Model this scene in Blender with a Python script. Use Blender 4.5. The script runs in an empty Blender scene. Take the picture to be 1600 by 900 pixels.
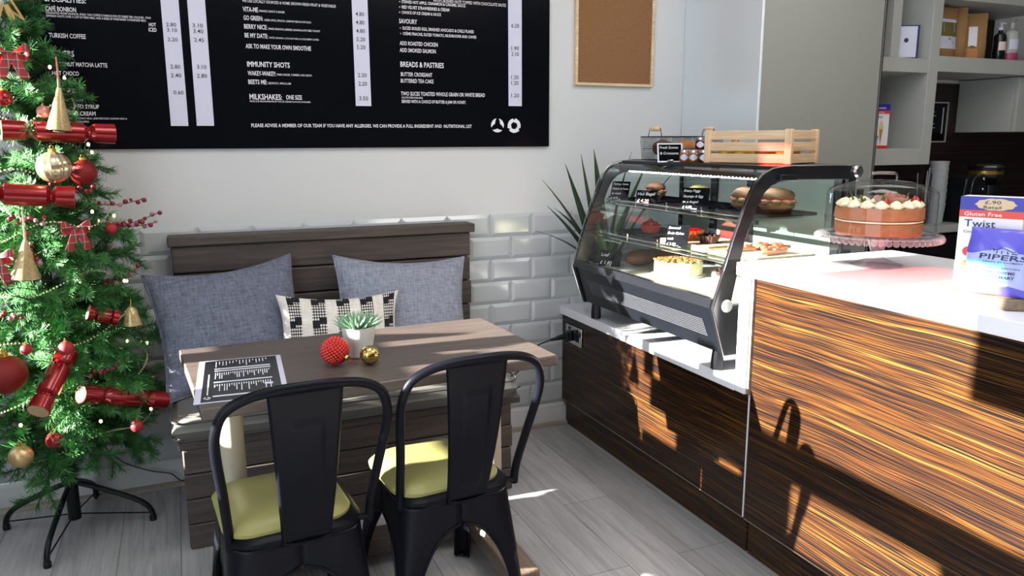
import bpy, bmesh, math, random
from mathutils import Vector, Matrix, Euler
random.seed(7)
SC = bpy.context.scene
COL = SC.collection
PI = math.pi
# ---------------------------------------------------------------- camera
CF, YAW, PITCH, ROLL = 1207.05, 0.4024, -0.1875, -0.0036
CAM = Vector((-1.6189, -3.2027, 1.3461))
fw = Vector((math.sin(YAW) * math.cos(PITCH), math.cos(YAW) * math.cos(PITCH), math.sin(PITCH)))
rt = Vector((math.cos(YAW), -math.sin(YAW), 0)); up = rt.cross(fw)
r2 = rt * math.cos(ROLL) + up * math.sin(ROLL); u2 = up * math.cos(ROLL) - rt * math.sin(ROLL)
cd = bpy.data.cameras.new('camera'); cam = bpy.data.objects.new('camera', cd); COL.objects.link(cam)
cd.sensor_width = 36; cd.lens = CF / 1600 * 36; cd.clip_start = .05
cam.matrix_world = Matrix(((r2.x, u2.x, -fw.x, CAM.x), (r2.y, u2.y, -fw.y, CAM.y), (r2.z, u2.z, -fw.z, CAM.z), (0, 0, 0, 1)))
SC.camera = cam
# ---------------------------------------------------------------- light
SUN_DIR = Vector((1, -.05, -.268)).normalized()
sd = bpy.data.lights.new('sun', 'SUN'); sd.energy = 60; sd.angle = .009; sd.color = (1, .95, .86)
so = bpy.data.objects.new('sun', sd); COL.objects.link(so)
so.rotation_euler = SUN_DIR.to_track_quat('-Z', 'Y').to_euler()
wd = bpy.data.worlds.new('sky'); SC.world = wd; wd.use_nodes = True
bg = wd.node_tree.nodes['Background']; bg.inputs[0].default_value = (.80, .90, 1.0, 1); bg.inputs[1].default_value = 2.5
def area(name, loc, rot, sx, sy, e, colr=(1, 1, 1)):
    l = bpy.data.lights.new(name, 'AREA'); l.shape = 'RECTANGLE'; l.size = sx; l.size_y = sy; l.energy = e; l.color = colr
    o = bpy.data.objects.new(name, l); COL.objects.link(o); o.location = loc; o.rotation_euler = rot
    return o
area('window_daylight', (-2.88, -3.55, 1.45), (0, -PI / 2, 0), 2.3, 2.3, 31, (.86, .93, 1))
area('ceiling_fill', (.2, -2.6, 2.66), (0, 0, 0), .9, .9, 22, (1, .96, .9))  # unseen fill lights added under the ceiling to brighten the room
area('ceiling_fill', (-1.3, -1.5, 2.66), (0, 0, 0), .9, .9, 13, (1, .97, .93))
area('ceiling_fill', (.7, -1.2, 2.66), (0, 0, 0), .7, .7, 11, (1, .97, .93))  # extra fill added for the right-hand wall and fridge
SC.view_settings.view_transform = 'Standard'; SC.view_settings.look = 'None'
SC.view_settings.gamma = 1; SC.view_settings.use_curve_mapping = False
SC.view_settings.exposure = 0.0
SC.cycles.use_denoising = True
SC.cycles.max_bounces = 10; SC.cycles.transparent_max_bounces = 24
SC.cycles.caustics_reflective = False; SC.cycles.caustics_refractive = False
SC.cycles.sample_clamp_indirect = 8
# ---------------------------------------------------------------- helpers
class MB:
    def __init__(s): s.v = []; s.f = []; s.m = []
    def add(s, vs, fs, m=0):
        b = len(s.v); s.v += [tuple(v) for v in vs]
        s.f += [tuple(b + i for i in f) for f in fs]; s.m += [m] * len(fs); return s
    def box(s, x0, x1, y0, y1, z0, z1, m=0, M=None):
        vs = [Vector((x, y, z)) for x in (x0, x1) for y in (y0, y1) for z in (z0, z1)]
        if M is not None: vs = [M @ v for v in vs]
        return s.add(vs, [(0, 1, 3, 2), (4, 6, 7, 5), (0, 4, 5, 1), (2, 3, 7, 6), (0, 2, 6, 4), (1, 5, 7, 3)], m)
    def lathe(s, prof, n=24, c=(0, 0, 0), M=None, m=0, wob=None):
        vs = []; fs = []; k = len(prof)
        for i in range(n):
            a = 2 * PI * i / n
            for r, z in prof:
                if wob: r = r * wob(a, z)
                v = Vector((c[0] + r * math.cos(a), c[1] + r * math.sin(a), c[2] + z)); vs.append(M @ v if M else v)
        for i in range(n):
            j = (i + 1) % n
            for t in range(k - 1): fs.append((i * k + t, j * k + t, j * k + t + 1, i * k + t + 1))
        if prof[0][0] > 1e-6: fs.append(tuple(i * k for i in range(n))[::-1])
        if prof[-1][0] > 1e-6: fs.append(tuple(i * k + k - 1 for i in range(n)))
        return s.add(vs, fs, m)
    def sphere(s, c, r, n=16, m=0, sc=(1, 1, 1), M=None, rough=0):
        prof = [(max(1e-7, r * math.sin(PI * i / (n // 2))), -r * math.cos(PI * i / (n // 2))) for i in range(n // 2 + 1)]
        b = len(s.v); s.lathe(prof, n, m=m)
        for i in range(b, len(s.v)):
            v = Vector(s.v[i]); k = 1 + (random.uniform(-rough, rough) if rough else 0)
            v = Vector((v.x * sc[0] * k, v.y * sc[1] * k, v.z * sc[2] * k))
            if M: v = M @ v
            s.v[i] = (v.x + c[0], v.y + c[1], v.z + c[2])
        return s
    def tube(s, pts, r, n=8, closed=False, m=0, cap=True):
        pts = [Vector(p) for p in pts]; k = len(pts); rr = r if isinstance(r, (list, tuple)) else [r] * k
        vs = []; fs = []; nrm = None
        for i, p in enumerate(pts):
            a = pts[i - 1] if (i > 0 or closed) else pts[0]
            b = pts[(i + 1) % k] if (i < k - 1 or closed) else pts[-1]
            t = (b - a).normalized()
            if nrm is None:
                h = Vector((0, 0, 1)) if abs(t.z) < .9 else Vector((1, 0, 0)); nrm = (h - t * h.dot(t)).normalized()
            else:
                nrm = nrm - t * nrm.dot(t); nrm = nrm.normalized() if nrm.length > 1e-6 else t.orthogonal().normalized()
            bi = t.cross(nrm)
            for q in range(n):
                a_ = 2 * PI * q / n; vs.append(p + (nrm * math.cos(a_) + bi * math.sin(a_)) * rr[i])
        for i in range(k if closed else k - 1):
            j = (i + 1) % k
            for q in range(n): fs.append((i * n + q, i * n + (q + 1) % n, j * n + (q + 1) % n, j * n + q))
        if cap and not closed: fs.append(tuple(range(n))[::-1]); fs.append(tuple((k - 1) * n + q for q in range(n)))
        return s.add(vs, fs, m)
    def prism(s, poly, axis, a, b, m=0):
        def P(u, v, w): return {'x': (w, u, v), 'y': (u, w, v), 'z': (u, v, w)}[axis]
        n = len(poly); vs = [P(u, v, a) for u, v in poly] + [P(u, v, b) for u, v in poly]
        return s.add(vs, [tuple(range(n)), tuple(range(n, 2 * n))[::-1]] + [(i, n + i, n + (i + 1) % n, (i + 1) % n) for i in range(n)], m)
    def ring(s, outer, inner, axis, a, b, m=0, closed=True):
        def P(u, v, w): return {'x': (w, u, v), 'y': (u, w, v), 'z': (u, v, w)}[axis]
        n = len(outer); vs = [P(u, v, w) for w in (a, b) for L in (outer, inner) for u, v in L]; fs = []
        for i in range(n if closed else n - 1):
            j = (i + 1) % n; O0, I0, O1, I1 = 0, n, 2 * n, 3 * n
            fs += [(O0 + i, O0 + j, I0 + j, I0 + i), (O1 + i, I1 + i, I1 + j, O1 + j), (O0 + i, O1 + i, O1 + j, O0 + j), (I0 + i, I0 + j, I1 + j, I1 + i)]
        return s.add(vs, fs, m)
    def grid(s, F, nu, nv, m=0, mf=None, closed_u=False):
        b = len(s.v); W = nv + 1
        for i in range(nu + (0 if closed_u else 1)):
            for j in range(nv + 1): s.v.append(tuple(F(i / nu, j / nv)))
        N = nu if closed_u else nu + 1
        for i in range(nu):
            for j in range(nv):
                i2 = (i + 1) % N
                s.f.append((b + i * W + j, b + i2 * W + j, b + i2 * W + j + 1, b + i * W + j + 1)); s.m.append(mf(i, j) if mf else m)
        return s
    def xf(s, M):
        s.v = [tuple(M @ Vector(v)) for v in s.v]; return s
    def build(s, name, mat, parent=None, smooth=True, bevel=0, solid=0, sub=0, angle=35, seg=2):
        me = bpy.data.meshes.new(name); me.from_pydata(s.v, [], s.f)
        mats = mat if isinstance(mat, (list, tuple)) else [mat]
        for x in mats: me.materials.append(x)
        if len(mats) > 1: me.polygons.foreach_set('material_index', s.m)
        bm = bmesh.new(); bm.from_mesh(me); bmesh.ops.recalc_face_normals(bm, faces=bm.faces[:])
        if smooth:
            ca = math.radians(angle)
            for e in bm.edges:
                e.smooth = not (len(e.link_faces) == 2 and e.calc_face_angle(0) > ca)
            for f in bm.faces: f.smooth = True
        bm.to_mesh(me); bm.free()
        o = bpy.data.objects.new(name, me); COL.objects.link(o)
        if parent is not None: o.parent = parent
        if solid: md = o.modifiers.new('solid', 'SOLIDIFY'); md.thickness = solid; md.offset = 0
        if bevel: md = o.modifiers.new('bevel', 'BEVEL'); md.width = bevel; md.segments = seg; md.limit_method = 'ANGLE'
        if sub: md = o.modifiers.new('sub', 'SUBSURF'); md.levels = sub; md.render_levels = sub
        return o
def thing(name, label, cat, loc=(0, 0, 0), rz=0, group=None):
    o = bpy.data.objects.new(name, None); COL.objects.link(o); o.empty_display_size = .05
    o.location = loc; o.rotation_euler = (0, 0, rz); return tag(o, label, cat, group)
def tag(o, label, cat, group=None):
    o['label'] = label; o['category'] = cat
    if group: o['group'] = group
    return o
def struct(o, label=None):
    o['kind'] = 'structure'
    if label: o['label'] = label; o['category'] = o.name.split('_')[0].split('.')[0]
    return o
def copy_tree(o, parent=None):
    c = o.copy(); COL.objects.link(c)
    if parent is not None: c.parent = parent
    for ch in [q for q in o.children]: copy_tree(ch, c)
    return c
def rotM(rx=0, ry=0, rz=0, loc=(0, 0, 0)): return Matrix.Translation(loc) @ Euler((rx, ry, rz)).to_matrix().to_4x4()
def arc(cx, cy, r, a0, a1, n): return [(cx + r * math.cos(a0 + (a1 - a0) * i / n), cy + r * math.sin(a0 + (a1 - a0) * i / n)) for i in range(n + 1)]
def rrect(x0, x1, y0, y1, r, n=5):
    return arc(x1 - r, y1 - r, r, 0, PI / 2, n) + arc(x0 + r, y1 - r, r, PI / 2, PI, n) + arc(x0 + r, y0 + r, r, PI, 1.5 * PI, n) + arc(x1 - r, y0 + r, r, 1.5 * PI, 2 * PI, n)
def smooth_path(P, n=6):
    P = [Vector(p) for p in P]; out = []
    for i in range(len(P) - 1):
        a = P[i - 1] if i else P[0] * 2 - P[1]; b = P[i]; c = P[i + 1]; d = P[i + 2] if i + 2 < len(P) else P[-1] * 2 - P[-2]
        for k in range(n):
            t = k / n; out.append(.5 * ((2 * b) + (c - a) * t + (2 * a - 5 * b + 4 * c - d) * t * t + (3 * b - a - 3 * c + d) * t ** 3))
    return out + [P[-1]]
# text -> mesh ------------------------------------------------------------
_tc = {}
def text_geo(s, bold):
    k = (s, bold)
    if k not in _tc:
        cu = bpy.data.curves.new('lettering', 'FONT'); cu.body = s; cu.resolution_u = 2; cu.offset = .016 if bold else .006; cu.fill_mode = 'FRONT'
        o = bpy.data.objects.new('lettering', cu); COL.objects.link(o)
        dg = bpy.context.evaluated_depsgraph_get(); me = bpy.data.meshes.new_from_object(o.evaluated_get(dg))
        _tc[k] = ([tuple(v.co) for v in me.vertices], [tuple(p.vertices) for p in me.polygons])
        bpy.data.objects.remove(o); bpy.data.curves.remove(cu); bpy.data.meshes.remove(me)
    return _tc[k]
def put_text(mb, s, x0, x1, z, cap, bold=0, F=None, m=0, shear=0):
    """front-facing text in the local xz plane, fitted between x0 and x1, capital height cap"""
    v, f = text_geo(s, bold)
    if not v: return
    a = min(q[0] for q in v); b = max(q[0] for q in v); sx = (x1 - x0) / max(1e-6, b - a); sz = cap / .69
    F = F or (lambda x, z: (x, 0, z))
    mb.add([F(x0 + (q[0] - a) * sx + shear * q[1] * sz, z + q[1] * sz) for q in v], f, m)
# materials -----------------------------------------------------------------
def lin(c):
    if isinstance(c, str):
        c = [int(c[i:i + 2], 16) / 255 for i in (0, 2, 4)]
        c = [x / 12.92 if x <= .04045 else ((x + .055) / 1.055) ** 2.4 for x in c]
    return tuple(c) + (1,)
def base(name):
    m = bpy.data.materials.new(name); m.use_nodes = True; nt = m.node_tree
    return m, nt, nt.nodes['Principled BSDF'], nt.nodes.new, nt.links.new
def mixcol(nt, fac, a, b, mode='MIX'):
    n = nt.nodes.new('ShaderNodeMix'); n.data_type = 'RGBA'; n.blend_type = mode
    for s, v in ((n.inputs[0], fac), (n.inputs[6], a), (n.inputs[7], b)):
        if hasattr(v, 'is_output'): nt.links.new(v, s)
        else: s.default_value = v
    return n.outputs[2]
def ramp(nt, src, stops, interp='LINEAR'):
    r = nt.nodes.new('ShaderNodeValToRGB'); r.color_ramp.interpolation = interp
    while len(r.color_ramp.elements) < len(stops): r.color_ramp.elements.new(.5)
    for e, (p, c) in zip(r.color_ramp.elements, stops): e.position = p; e.color = lin(c)
    nt.links.new(src, r.inputs[0]); return r.outputs[0]
def noise(nt, scale, detail=3, vec=None, rough=.5, dist=0):
    n = nt.nodes.new('ShaderNodeTexNoise'); n.inputs['Scale'].default_value = scale; n.inputs['Detail'].default_value = detail
    n.inputs['Roughness'].default_value = rough; n.inputs['Distortion'].default_value = dist
    if vec is not None: nt.links.new(vec, n.inputs['Vector'])
    return n.outputs['Fac']
def coords(nt, scale=(1, 1, 1), rot=(0, 0, 0), kind='Object', loc=(0, 0, 0)):
    t = nt.nodes.new('ShaderNodeTexCoord'); m = nt.nodes.new('ShaderNodeMapping'); m.inputs['Scale'].default_value = scale; m.inputs['Rotation'].default_value = rot; m.inputs['Location'].default_value = loc
    nt.links.new(t.outputs[kind], m.inputs['Vector']); return m.outputs[0]
def bump(nt, bs, h, strength=.3, dist=.002):
    b = nt.nodes.new('ShaderNodeBump'); b.inputs['Strength'].default_value = strength; b.inputs['Distance'].default_value = dist
    nt.links.new(h, b.inputs['Height']); nt.links.new(b.outputs[0], bs.inputs['Normal'])
def mat(name, c, rough=.5, metal=0, var=.08, scale=25, bmp=0, bscale=None, spec=.5, coat=0, emit=0, sheen=0, trans=0, stretch=(1, 1, 1)):
    m, nt, bs, N, L = base(name); c = lin(c)
    v = coords(nt, stretch); n = noise(nt, scale, 3, v)
    d = tuple(x * (1 - var * 1.6) for x in c[:3]) + (1,); h = tuple(min(1, x * (1 + var)) for x in c[:3]) + (1,)
    L(mixcol(nt, n, d, h), bs.inputs['Base Color'])
    bs.inputs['Roughness'].default_value = rough; bs.inputs['Metallic'].default_value = metal; bs.inputs['Specular IOR Level'].default_value = spec
    bs.inputs['Coat Weight'].default_value = coat; bs.inputs['Coat Roughness'].default_value = .08
    if trans: bs.inputs['Transmission Weight'].default_value = trans
    if sheen: bs.inputs['Sheen Weight'].default_value = sheen
    if emit: bs.inputs['Emission Color'].default_value = c; bs.inputs['Emission Strength'].default_value = emit
    if bmp: bump(nt, bs, noise(nt, bscale or scale * 3, 4, v), bmp)
    return m
def glass(name, tint=(1, 1, 1), refl=1.0, rough=.02, ior=1.45, milk=0):
    m, nt, bs, N, L = base(name); out = nt.nodes['Material Output']; nt.nodes.remove(bs)
    t = N('ShaderNodeBsdfTransparent'); g = N('ShaderNodeBsdfGlossy'); g.inputs['Roughness'].default_value = rough; g.inputs['Color'].default_value = (refl, refl, refl, 1)
    v = coords(nt); n = noise(nt, 3, 2, v)
    L(mixcol(nt, n, lin(tuple(x * .97 for x in tint)), lin(tint)), t.inputs['Color'])
    lw = N('ShaderNodeLayerWeight'); lw.inputs['Blend'].default_value = .5; pw = N('ShaderNodeMath'); pw.operation = 'POWER'; pw.inputs[1].default_value = 5; L(lw.outputs['Facing'], pw.inputs[0])
    f0 = ((ior - 1) / (ior + 1)) ** 2; f = N('ShaderNodeMath'); f.operation = 'MULTIPLY_ADD'; f.inputs[1].default_value = .8 - f0; f.inputs[2].default_value = f0; L(pw.outputs[0], f.inputs[0]); mx = N('ShaderNodeMixShader')
    L(f.outputs[0], mx.inputs[0]); L(t.outputs[0], mx.inputs[1]); L(g.outputs[0], mx.inputs[2]); L(mx.outputs[0], out.inputs['Surface'])
    if milk:
        df = N('ShaderNodeBsdfDiffuse'); df.inputs['Color'].default_value = (.9, .9, .93, 1); m2 = N('ShaderNodeMixShader'); m2.inputs[0].default_value = milk
        L(mx.outputs[0], m2.inputs[1]); L(df.outputs[0], m2.inputs[2]); L(m2.outputs[0], out.inputs['Surface'])
    return m
def wood(name, dark, mid, light, axis='x', gscale=1.0, rough=.5, bmp=.25, contrast=1):
    m, nt, bs, N, L = base(name)
    s = {'x': (1.2, 26, 26), 'y': (26, 1.2, 26), 'z': (26, 26, 1.2)}[axis]
    v = coords(nt, tuple(q * gscale for q in s)); n1 = noise(nt, 1.6, 6, v, .62, .6)
    v2 = coords(nt, tuple(q * gscale * 3.2 for q in s)); n2 = noise(nt, 2.0, 3, v2)
    c1 = ramp(nt, n1, [(.28, dark), (.5, mid), (.72, light)])
    c2 = ramp(nt, n2, [(.3, (.72, .72, .72)), (.7, (1.1, 1.1, 1.1))])
    L(mixcol(nt, .8, c1, c2, 'MULTIPLY'), bs.inputs['Base Color']); bs.inputs['Roughness'].default_value = rough
    bump(nt, bs, n2, bmp, .0015); return m
BOARD_WHITE=[
 ('SPECIALITIES:', -1.998, -1.8733, 1.824, 0.017, 1),
 ('CAFÉ BONBON', -1.999, -1.9059, 1.793, 0.015, 1),
 ('ORIGINATED FROM VALENCIA, SPAIN. THIS COFFEE IS FAMOUS FOR ITS THREE TIER COLOURS. -TWO', -1.999, -1.6707, 1.783, 0.007, 0),
 ('ESPRESSO SHOTS OVER A CUP OF FRESH MILK AND A BASE OF SWEETENED CONDENSED MILK.', -1.998, -1.6862, 1.773, 0.007, 0),
 ('HOT', -1.679, -1.6558, 1.758, 0.012, 1),
 ('ICED', -1.681, -1.6552, 1.74, 0.013, 1),
 ('TURKISH COFFEE', -1.997, -1.8845, 1.705, 0.015, 1),
 ('OTHERS', -1.999, -1.9262, 1.643, 0.019, 1),
 ('COCONUT MATCHA LATTE', -1.998, -1.8256, 1.61, 0.014, 1),
 ('HOT CHOCO', -1.999, -1.9174, 1.579, 0.014, 1),
 ('EXTRAS:', -2.0, -1.9173, 1.516, 0.019, 1),
 ('EXTRA SHOT', -1.998, -1.9106, 1.491, 0.015, 1),
 ('FLAVOURED SYRUP', -1.999, -1.8642, 1.466, 0.014, 1),
 ('WHIPPED CREAM', -1.999, -1.8779, 1.442, 0.014, 1),
 ('WE ALSO HAVE COCONUT MILK, UNSWEETENED ALMOND MILK &', -1.999, -1.7784, 1.429, 0.006, 0),
 ('SKIMMED MILK AVAILABLE.', -2.0, -1.9003, 1.418, 0.006, 0),
 ('WE USE LOCALLY SOURCED & HOME GROWN FRESH FRUIT & VEGETABLES', -1.354, -1.0069, 1.862, 0.01, 0),
 ('VITA-ME', -1.354, -1.2992, 1.828, 0.017, 1),
 ('ORANGE, CARROT & GINGER', -1.296, -1.2021, 1.83, 0.007, 0),
 ('GO GREEN:', -1.353, -1.284, 1.798, 0.016, 1),
 ('GREEN APPLE, SPINACH, ALMOND MILK & AVOCADO', -1.279, -1.105, 1.798, 0.007, 0),
 ('BERRY NICE:', -1.353, -1.2695, 1.767, 0.016, 1),
 ('MIXED SEASONAL BERRIES, BANANA & FAT FREE YOGURT', -1.265, -1.0722, 1.767, 0.007, 0),
 ('BE MY DATE:', -1.353, -1.2691, 1.735, 0.016, 1),
 ('DATES, BANANA, COCONUT MILK & COLD BREW COFFEE', -1.264, -1.0787, 1.735, 0.006, 0),
 ('ASK TO MAKE YOUR OWN SMOOTHIE', -1.352, -1.1102, 1.696, 0.016, 1),
 ('IMMUNITY SHOTS', -1.351, -1.1942, 1.629, 0.019, 1),
 ('WAKEY-WAKEY:', -1.351, -1.2472, 1.597, 0.016, 1),
 ('FRESH GINGER, TURMERIC AND LEMON', -1.243, -1.1127, 1.599, 0.007, 0),
 ('BEETS ME:', -1.351, -1.2822, 1.565, 0.016, 1),
 ('BEETROOT, APPLE & LIME', -1.277, -1.1928, 1.566, 0.007, 0),
 ('MILKSHAKES:', -1.35, -1.23, 1.508, 0.02, 1),
 ('ONE SIZE', -1.215, -1.1543, 1.51, 0.016, 1),
 ('MAKE OUR MILKSHAKES FROM THE ICE CREAM FLAVOURS AVAILABLE', -1.35, -1.1228, 1.498, 0.006, 0),
 ('PLEASE ADVISE A MEMBER OF OUR TEAM IF YOU HAVE ANY ALLERGIES. WE CAN PROVIDE A FULL INGREDIENT AND  NUTRITIONAL LIST', -1.35, -0.4482, 1.404, 0.013, 1),
 ('WITH CRUSHED NUTS TOPPED WITH CHOCOLATE SAUCE', -0.609, -0.2867, 1.909, 0.012, 0),
 ('STEWED HOT APPLE, CINNAMON & CARAMEL SAUCE', -0.742, -0.4696, 1.896, 0.011, 1),
 ('•', -0.752, -0.748, 1.895, 0.012, 0),
 ('RED VELVET STRAWBERRIES & CREAM', -0.742, -0.5404, 1.875, 0.012, 1),
 ('•', -0.753, -0.7486, 1.875, 0.011, 0),
 ('CHOICE OF ICE CREAM & SAUCE', -0.743, -0.577, 1.855, 0.011, 1),
 ('•', -0.754, -0.7493, 1.854, 0.012, 0),
 ('SLICED BOILED EGG, SMASHED AVOCADO & CHILLI FLAKES', -0.742, -0.4339, 1.794, 0.012, 1),
 ('•', -0.753, -0.7485, 1.793, 0.012, 0),
 ('CRÈME FRIACHE, SLICED TOMATO, MUSHROOMS AND CHIVES', -0.741, -0.4226, 1.773, 0.011, 1),
 ('•', -0.752, -0.7479, 1.772, 0.012, 0),
 ('SAVOURY', -0.755, -0.6794, 1.818, 0.017, 1),
 ('ADD ROASTED CHICKEN', -0.755, -0.5936, 1.733, 0.015, 1),
 ('ADD SMOKED SALMON', -0.756, -0.6026, 1.706, 0.015, 1),
 ('BREADS & PASTRIES', -0.755, -0.5689, 1.648, 0.02, 1),
 ('BUTTER CROISSANT', -0.754, -0.6199, 1.611, 0.015, 1),
 ('BUTTERED TEA CAKE', -0.755, -0.6152, 1.585, 0.015, 1),
 ('TWO SLICES TOASTED WHOLE GRAIN OR WHITE BREAD', -0.756, -0.3861, 1.534, 0.015, 1),
 ('(GLUTEN FREE AVAILABLE)', -0.753, -0.6635, 1.522, 0.007, 0),
 ('SERVED WITH A CHOICE OF BUTTER & JAM OR HONEY.', -0.754, -0.4729, 1.504, 0.012, 1),
]
BOARD_PRICES=[
 ('2.80', -1.622, -1.5883, 1.761, 0.013, 1),
 ('3.10', -1.621, -1.5865, 1.742, 0.013, 1),
 ('2.20', -1.621, -1.5869, 1.709, 0.013, 1),
 ('2.80', -1.619, -1.5856, 1.613, 0.014, 1),
 ('2.40', -1.62, -1.5847, 1.582, 0.014, 1),
 ('0.60', -1.616, -1.5817, 1.521, 0.014, 1),
 ('3.10', -1.533, -1.4976, 1.762, 0.014, 1),
 ('3.40', -1.532, -1.4977, 1.742, 0.014, 1),
 ('2.45', -1.531, -1.4975, 1.711, 0.014, 1),
 ('3.10', -1.529, -1.4962, 1.615, 0.014, 1),
 ('2.80', -1.531, -1.4961, 1.583, 0.014, 1),
 ('4.80', -0.931, -0.8966, 1.836, 0.015, 1),
 ('4.80', -0.931, -0.8966, 1.804, 0.015, 1),
 ('4.80', -0.931, -0.8966, 1.772, 0.015, 1),
 ('5.20', -0.931, -0.8965, 1.74, 0.015, 1),
 ('5.20', -0.931, -0.8962, 1.71, 0.015, 1),
 ('2.20', -0.931, -0.8955, 1.602, 0.015, 1),
 ('2.20', -0.93, -0.8954, 1.569, 0.015, 1),
 ('3.50', -0.929, -0.8935, 1.511, 0.016, 1),
 ('6.20', -0.262, -0.2257, 1.826, 0.016, 1),
 ('1.90', -0.262, -0.2275, 1.733, 0.016, 1),
 ('2.10', -0.262, -0.2275, 1.709, 0.016, 1),
 ('1.20', -0.263, -0.2284, 1.612, 0.016, 1),
 ('1.20', -0.263, -0.2284, 1.588, 0.016, 1),
 ('1.20', -0.263, -0.227, 1.535, 0.016, 1),
]
BOARD_BARS=[(-1.634, -1.574, 1.407), (-1.545, -1.484, 1.408), (-0.944, -0.881, 1.489), (-0.276, -0.213, 1.498)]
BOARD_ICONS=[(-0.329, 0.0, 1.415), (-0.25, 0.0, 1.414)]
# ================================================================ materials
M = {}
M['wall'] = mat('painted_wall', 'd5d7d9', .45, var=.03, scale=2, spec=.4)
M['ceil'] = mat('ceiling_paint', 'd8d8d4', .8, var=.03)
M['darkwall'] = mat('dark_paint', '2c2a29', .7, var=.1)
M['tile'] = mat('white_tile', 'c2c6ca', .1, var=.03, scale=4, spec=.6)
M['grout'] = mat('grout', 'b9b8b4', .8)
M['skirt'] = mat('skirting_paint', 'd2d4d4', .35, var=.03)
M['bead'] = wood('floor_bead_wood', '8a8078', 'a1978d', 'b8aea4', 'x')
M['board'] = mat('board_black', (.004, .0045, .007), .16, var=.1, spec=.14)
M['bartint'] = mat('price_strip', 'd4d6ea', .35, var=.02)
M['boardwhite'] = mat('board_print', 'eceaf2', .4, var=.02)
M['boardblack'] = mat('board_dark_print', '14151d', .4, var=.02)
M['cork'] = mat('cork', '8b6340', .9, var=.16, scale=90, bmp=.3, bscale=220)
M['pine'] = wood('pine_frame', 'd0b088', 'e0c6a0', 'ecd8b8', 'x', .8, .5, .1)
M['crate'] = wood('crate_pine', 'd8b48c', 'e2c29c', 'eccfae', 'x', .8, .55, .12)
M['bench'] = wood('bench_wood', '3a3230', '4b423e', '5d524d', 'x', 1.0, .6, .35)
M['table'] = wood('table_wood', '4b423d', '564c47', '615650', 'x', .9, .42, .04)
M['foot'] = wood('table_foot_wood', '64554a', '7d6b5d', '978575', 'y', 1.0, .5, .2)
M['leg'] = mat('table_leg_paint', 'b5ad98', .4, var=.08)
M['black'] = mat('chair_black', (.004, .0045, .008), .38, 0, var=.1, spec=.14)
M['green'] = mat('green_vinyl', '96935b', .42, var=.07, scale=14, bmp=.12, bscale=160, spec=.4)
M['pad'] = mat('grey_leatherette', '6b6a66', .45, var=.06, scale=10, bmp=.15, bscale=200)
M['piping'] = mat('dark_piping', '3d3d40', .6)
M['whitetop'] = mat('white_worktop', 'e9e9ee', .22, var=.015, spec=.5)
M['dark'] = mat('dark_metal', (.012, .013, .016), .3, .3)
M['case'] = mat('case_black', (.009, .010, .013), .22, .2, spec=.6)
M['casefront'] = mat('case_front_steel', '11141a', .3, .3, var=.05)
M['steel'] = mat('brushed_steel', 'e2eaf0', .3, .15, var=.008, scale=20, stretch=(1, 1, .02))
M['greycab'] = mat('grey_cabinet', '91938d', .45, var=.02)
M['chrome'] = mat('chrome', 'd8d8da', .15, 1, var=.02)
M['cabwhite'] = mat('cabinet_white', 'b2b4b0', .4, var=.02)
M['glass'] = glass('clear_glass', (.93, .97, .96))
M['acryl'] = glass('clear_acrylic', (.95, .96, .98), ior=1.4)
M['shelfglass'] = glass('shelf_glass', (.80, .92, .88), ior=1.5)
M['red_film'] = glass('red_window_film', (.95, .22, .22), ior=1.3)
M['frost'] = mat('window_board', '8b8b88', .8)
def zebrano():
    m, nt, bs, N, L = base('zebrano_laminate')
    wv = noise(nt, 1.0, 2, coords(nt, (1, 1.3, 2)))
    t = N('ShaderNodeTexCoord'); sp = N('ShaderNodeSeparateXYZ'); L(t.outputs['Object'], sp.inputs[0])
    def math_(op, a, b):
        n = N('ShaderNodeMath'); n.operation = op
        for i, q in enumerate((a, b)):
            if hasattr(q, 'is_output'): L(q, n.inputs[i])
            else: n.inputs[i].default_value = q
        return n.outputs[0]
    z = math_('ADD', sp.outputs[2], math_('MULTIPLY', wv, .05))
    def stripes(fz, fy, sc, det, off):
        cb = N('ShaderNodeCombineXYZ'); L(math_('MULTIPLY', z, fz), cb.inputs[2]); L(math_('MULTIPLY', sp.outputs[1], fy), cb.inputs[1]); cb.inputs[0].default_value = off
        return noise(nt, sc, det, cb.outputs[0], .6)
    a = stripes(52, .5, 1.0, 3, 1.3); b = stripes(170, .9, 1.0, 2, 7.7); c = stripes(20, .3, 1.0, 2, 3.1)
    s = math_('ADD', math_('MULTIPLY', a, .60), math_('ADD', math_('MULTIPLY', b, .26), math_('MULTIPLY', c, .17)))
    col = ramp(nt, s, [(.36, '0b0909'), (.41, '341d0e'), (.43, '0e0b0b'), (.455, '120d0d'), (.472, '462911'), (.487, '2e190c'), (.495, '0e0b0c'), (.517, '110d0d'), (.532, '553511'), (.545, '3b200e'), (.553, '0e0b0c'), (.575, '140e0d'), (.592, '6d4b1e'), (.61, '2d1a0e'), (.62, '0d0a0b'), (.65, '0d0a0b'), (.67, '4f3114')])
    L(col, bs.inputs['Base Color']); bs.inputs['Roughness'].default_value = .26; bs.inputs['Specular IOR Level'].default_value = .35
    return m
M['zebra'] = zebrano()
def darkzebra():
    m, nt, bs, N, L = base('dark_wood_panel')
    n = noise(nt, 1.0, 3, coords(nt, (.6, .6, 70)), .6)
    L(ramp(nt, n, [(.35, '0c0808'), (.55, '2a1a17'), (.7, '3c2620')]), bs.inputs['Base Color']); bs.inputs['Roughness'].default_value = .45
    return m
M['darkzebra'] = darkzebra()
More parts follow.
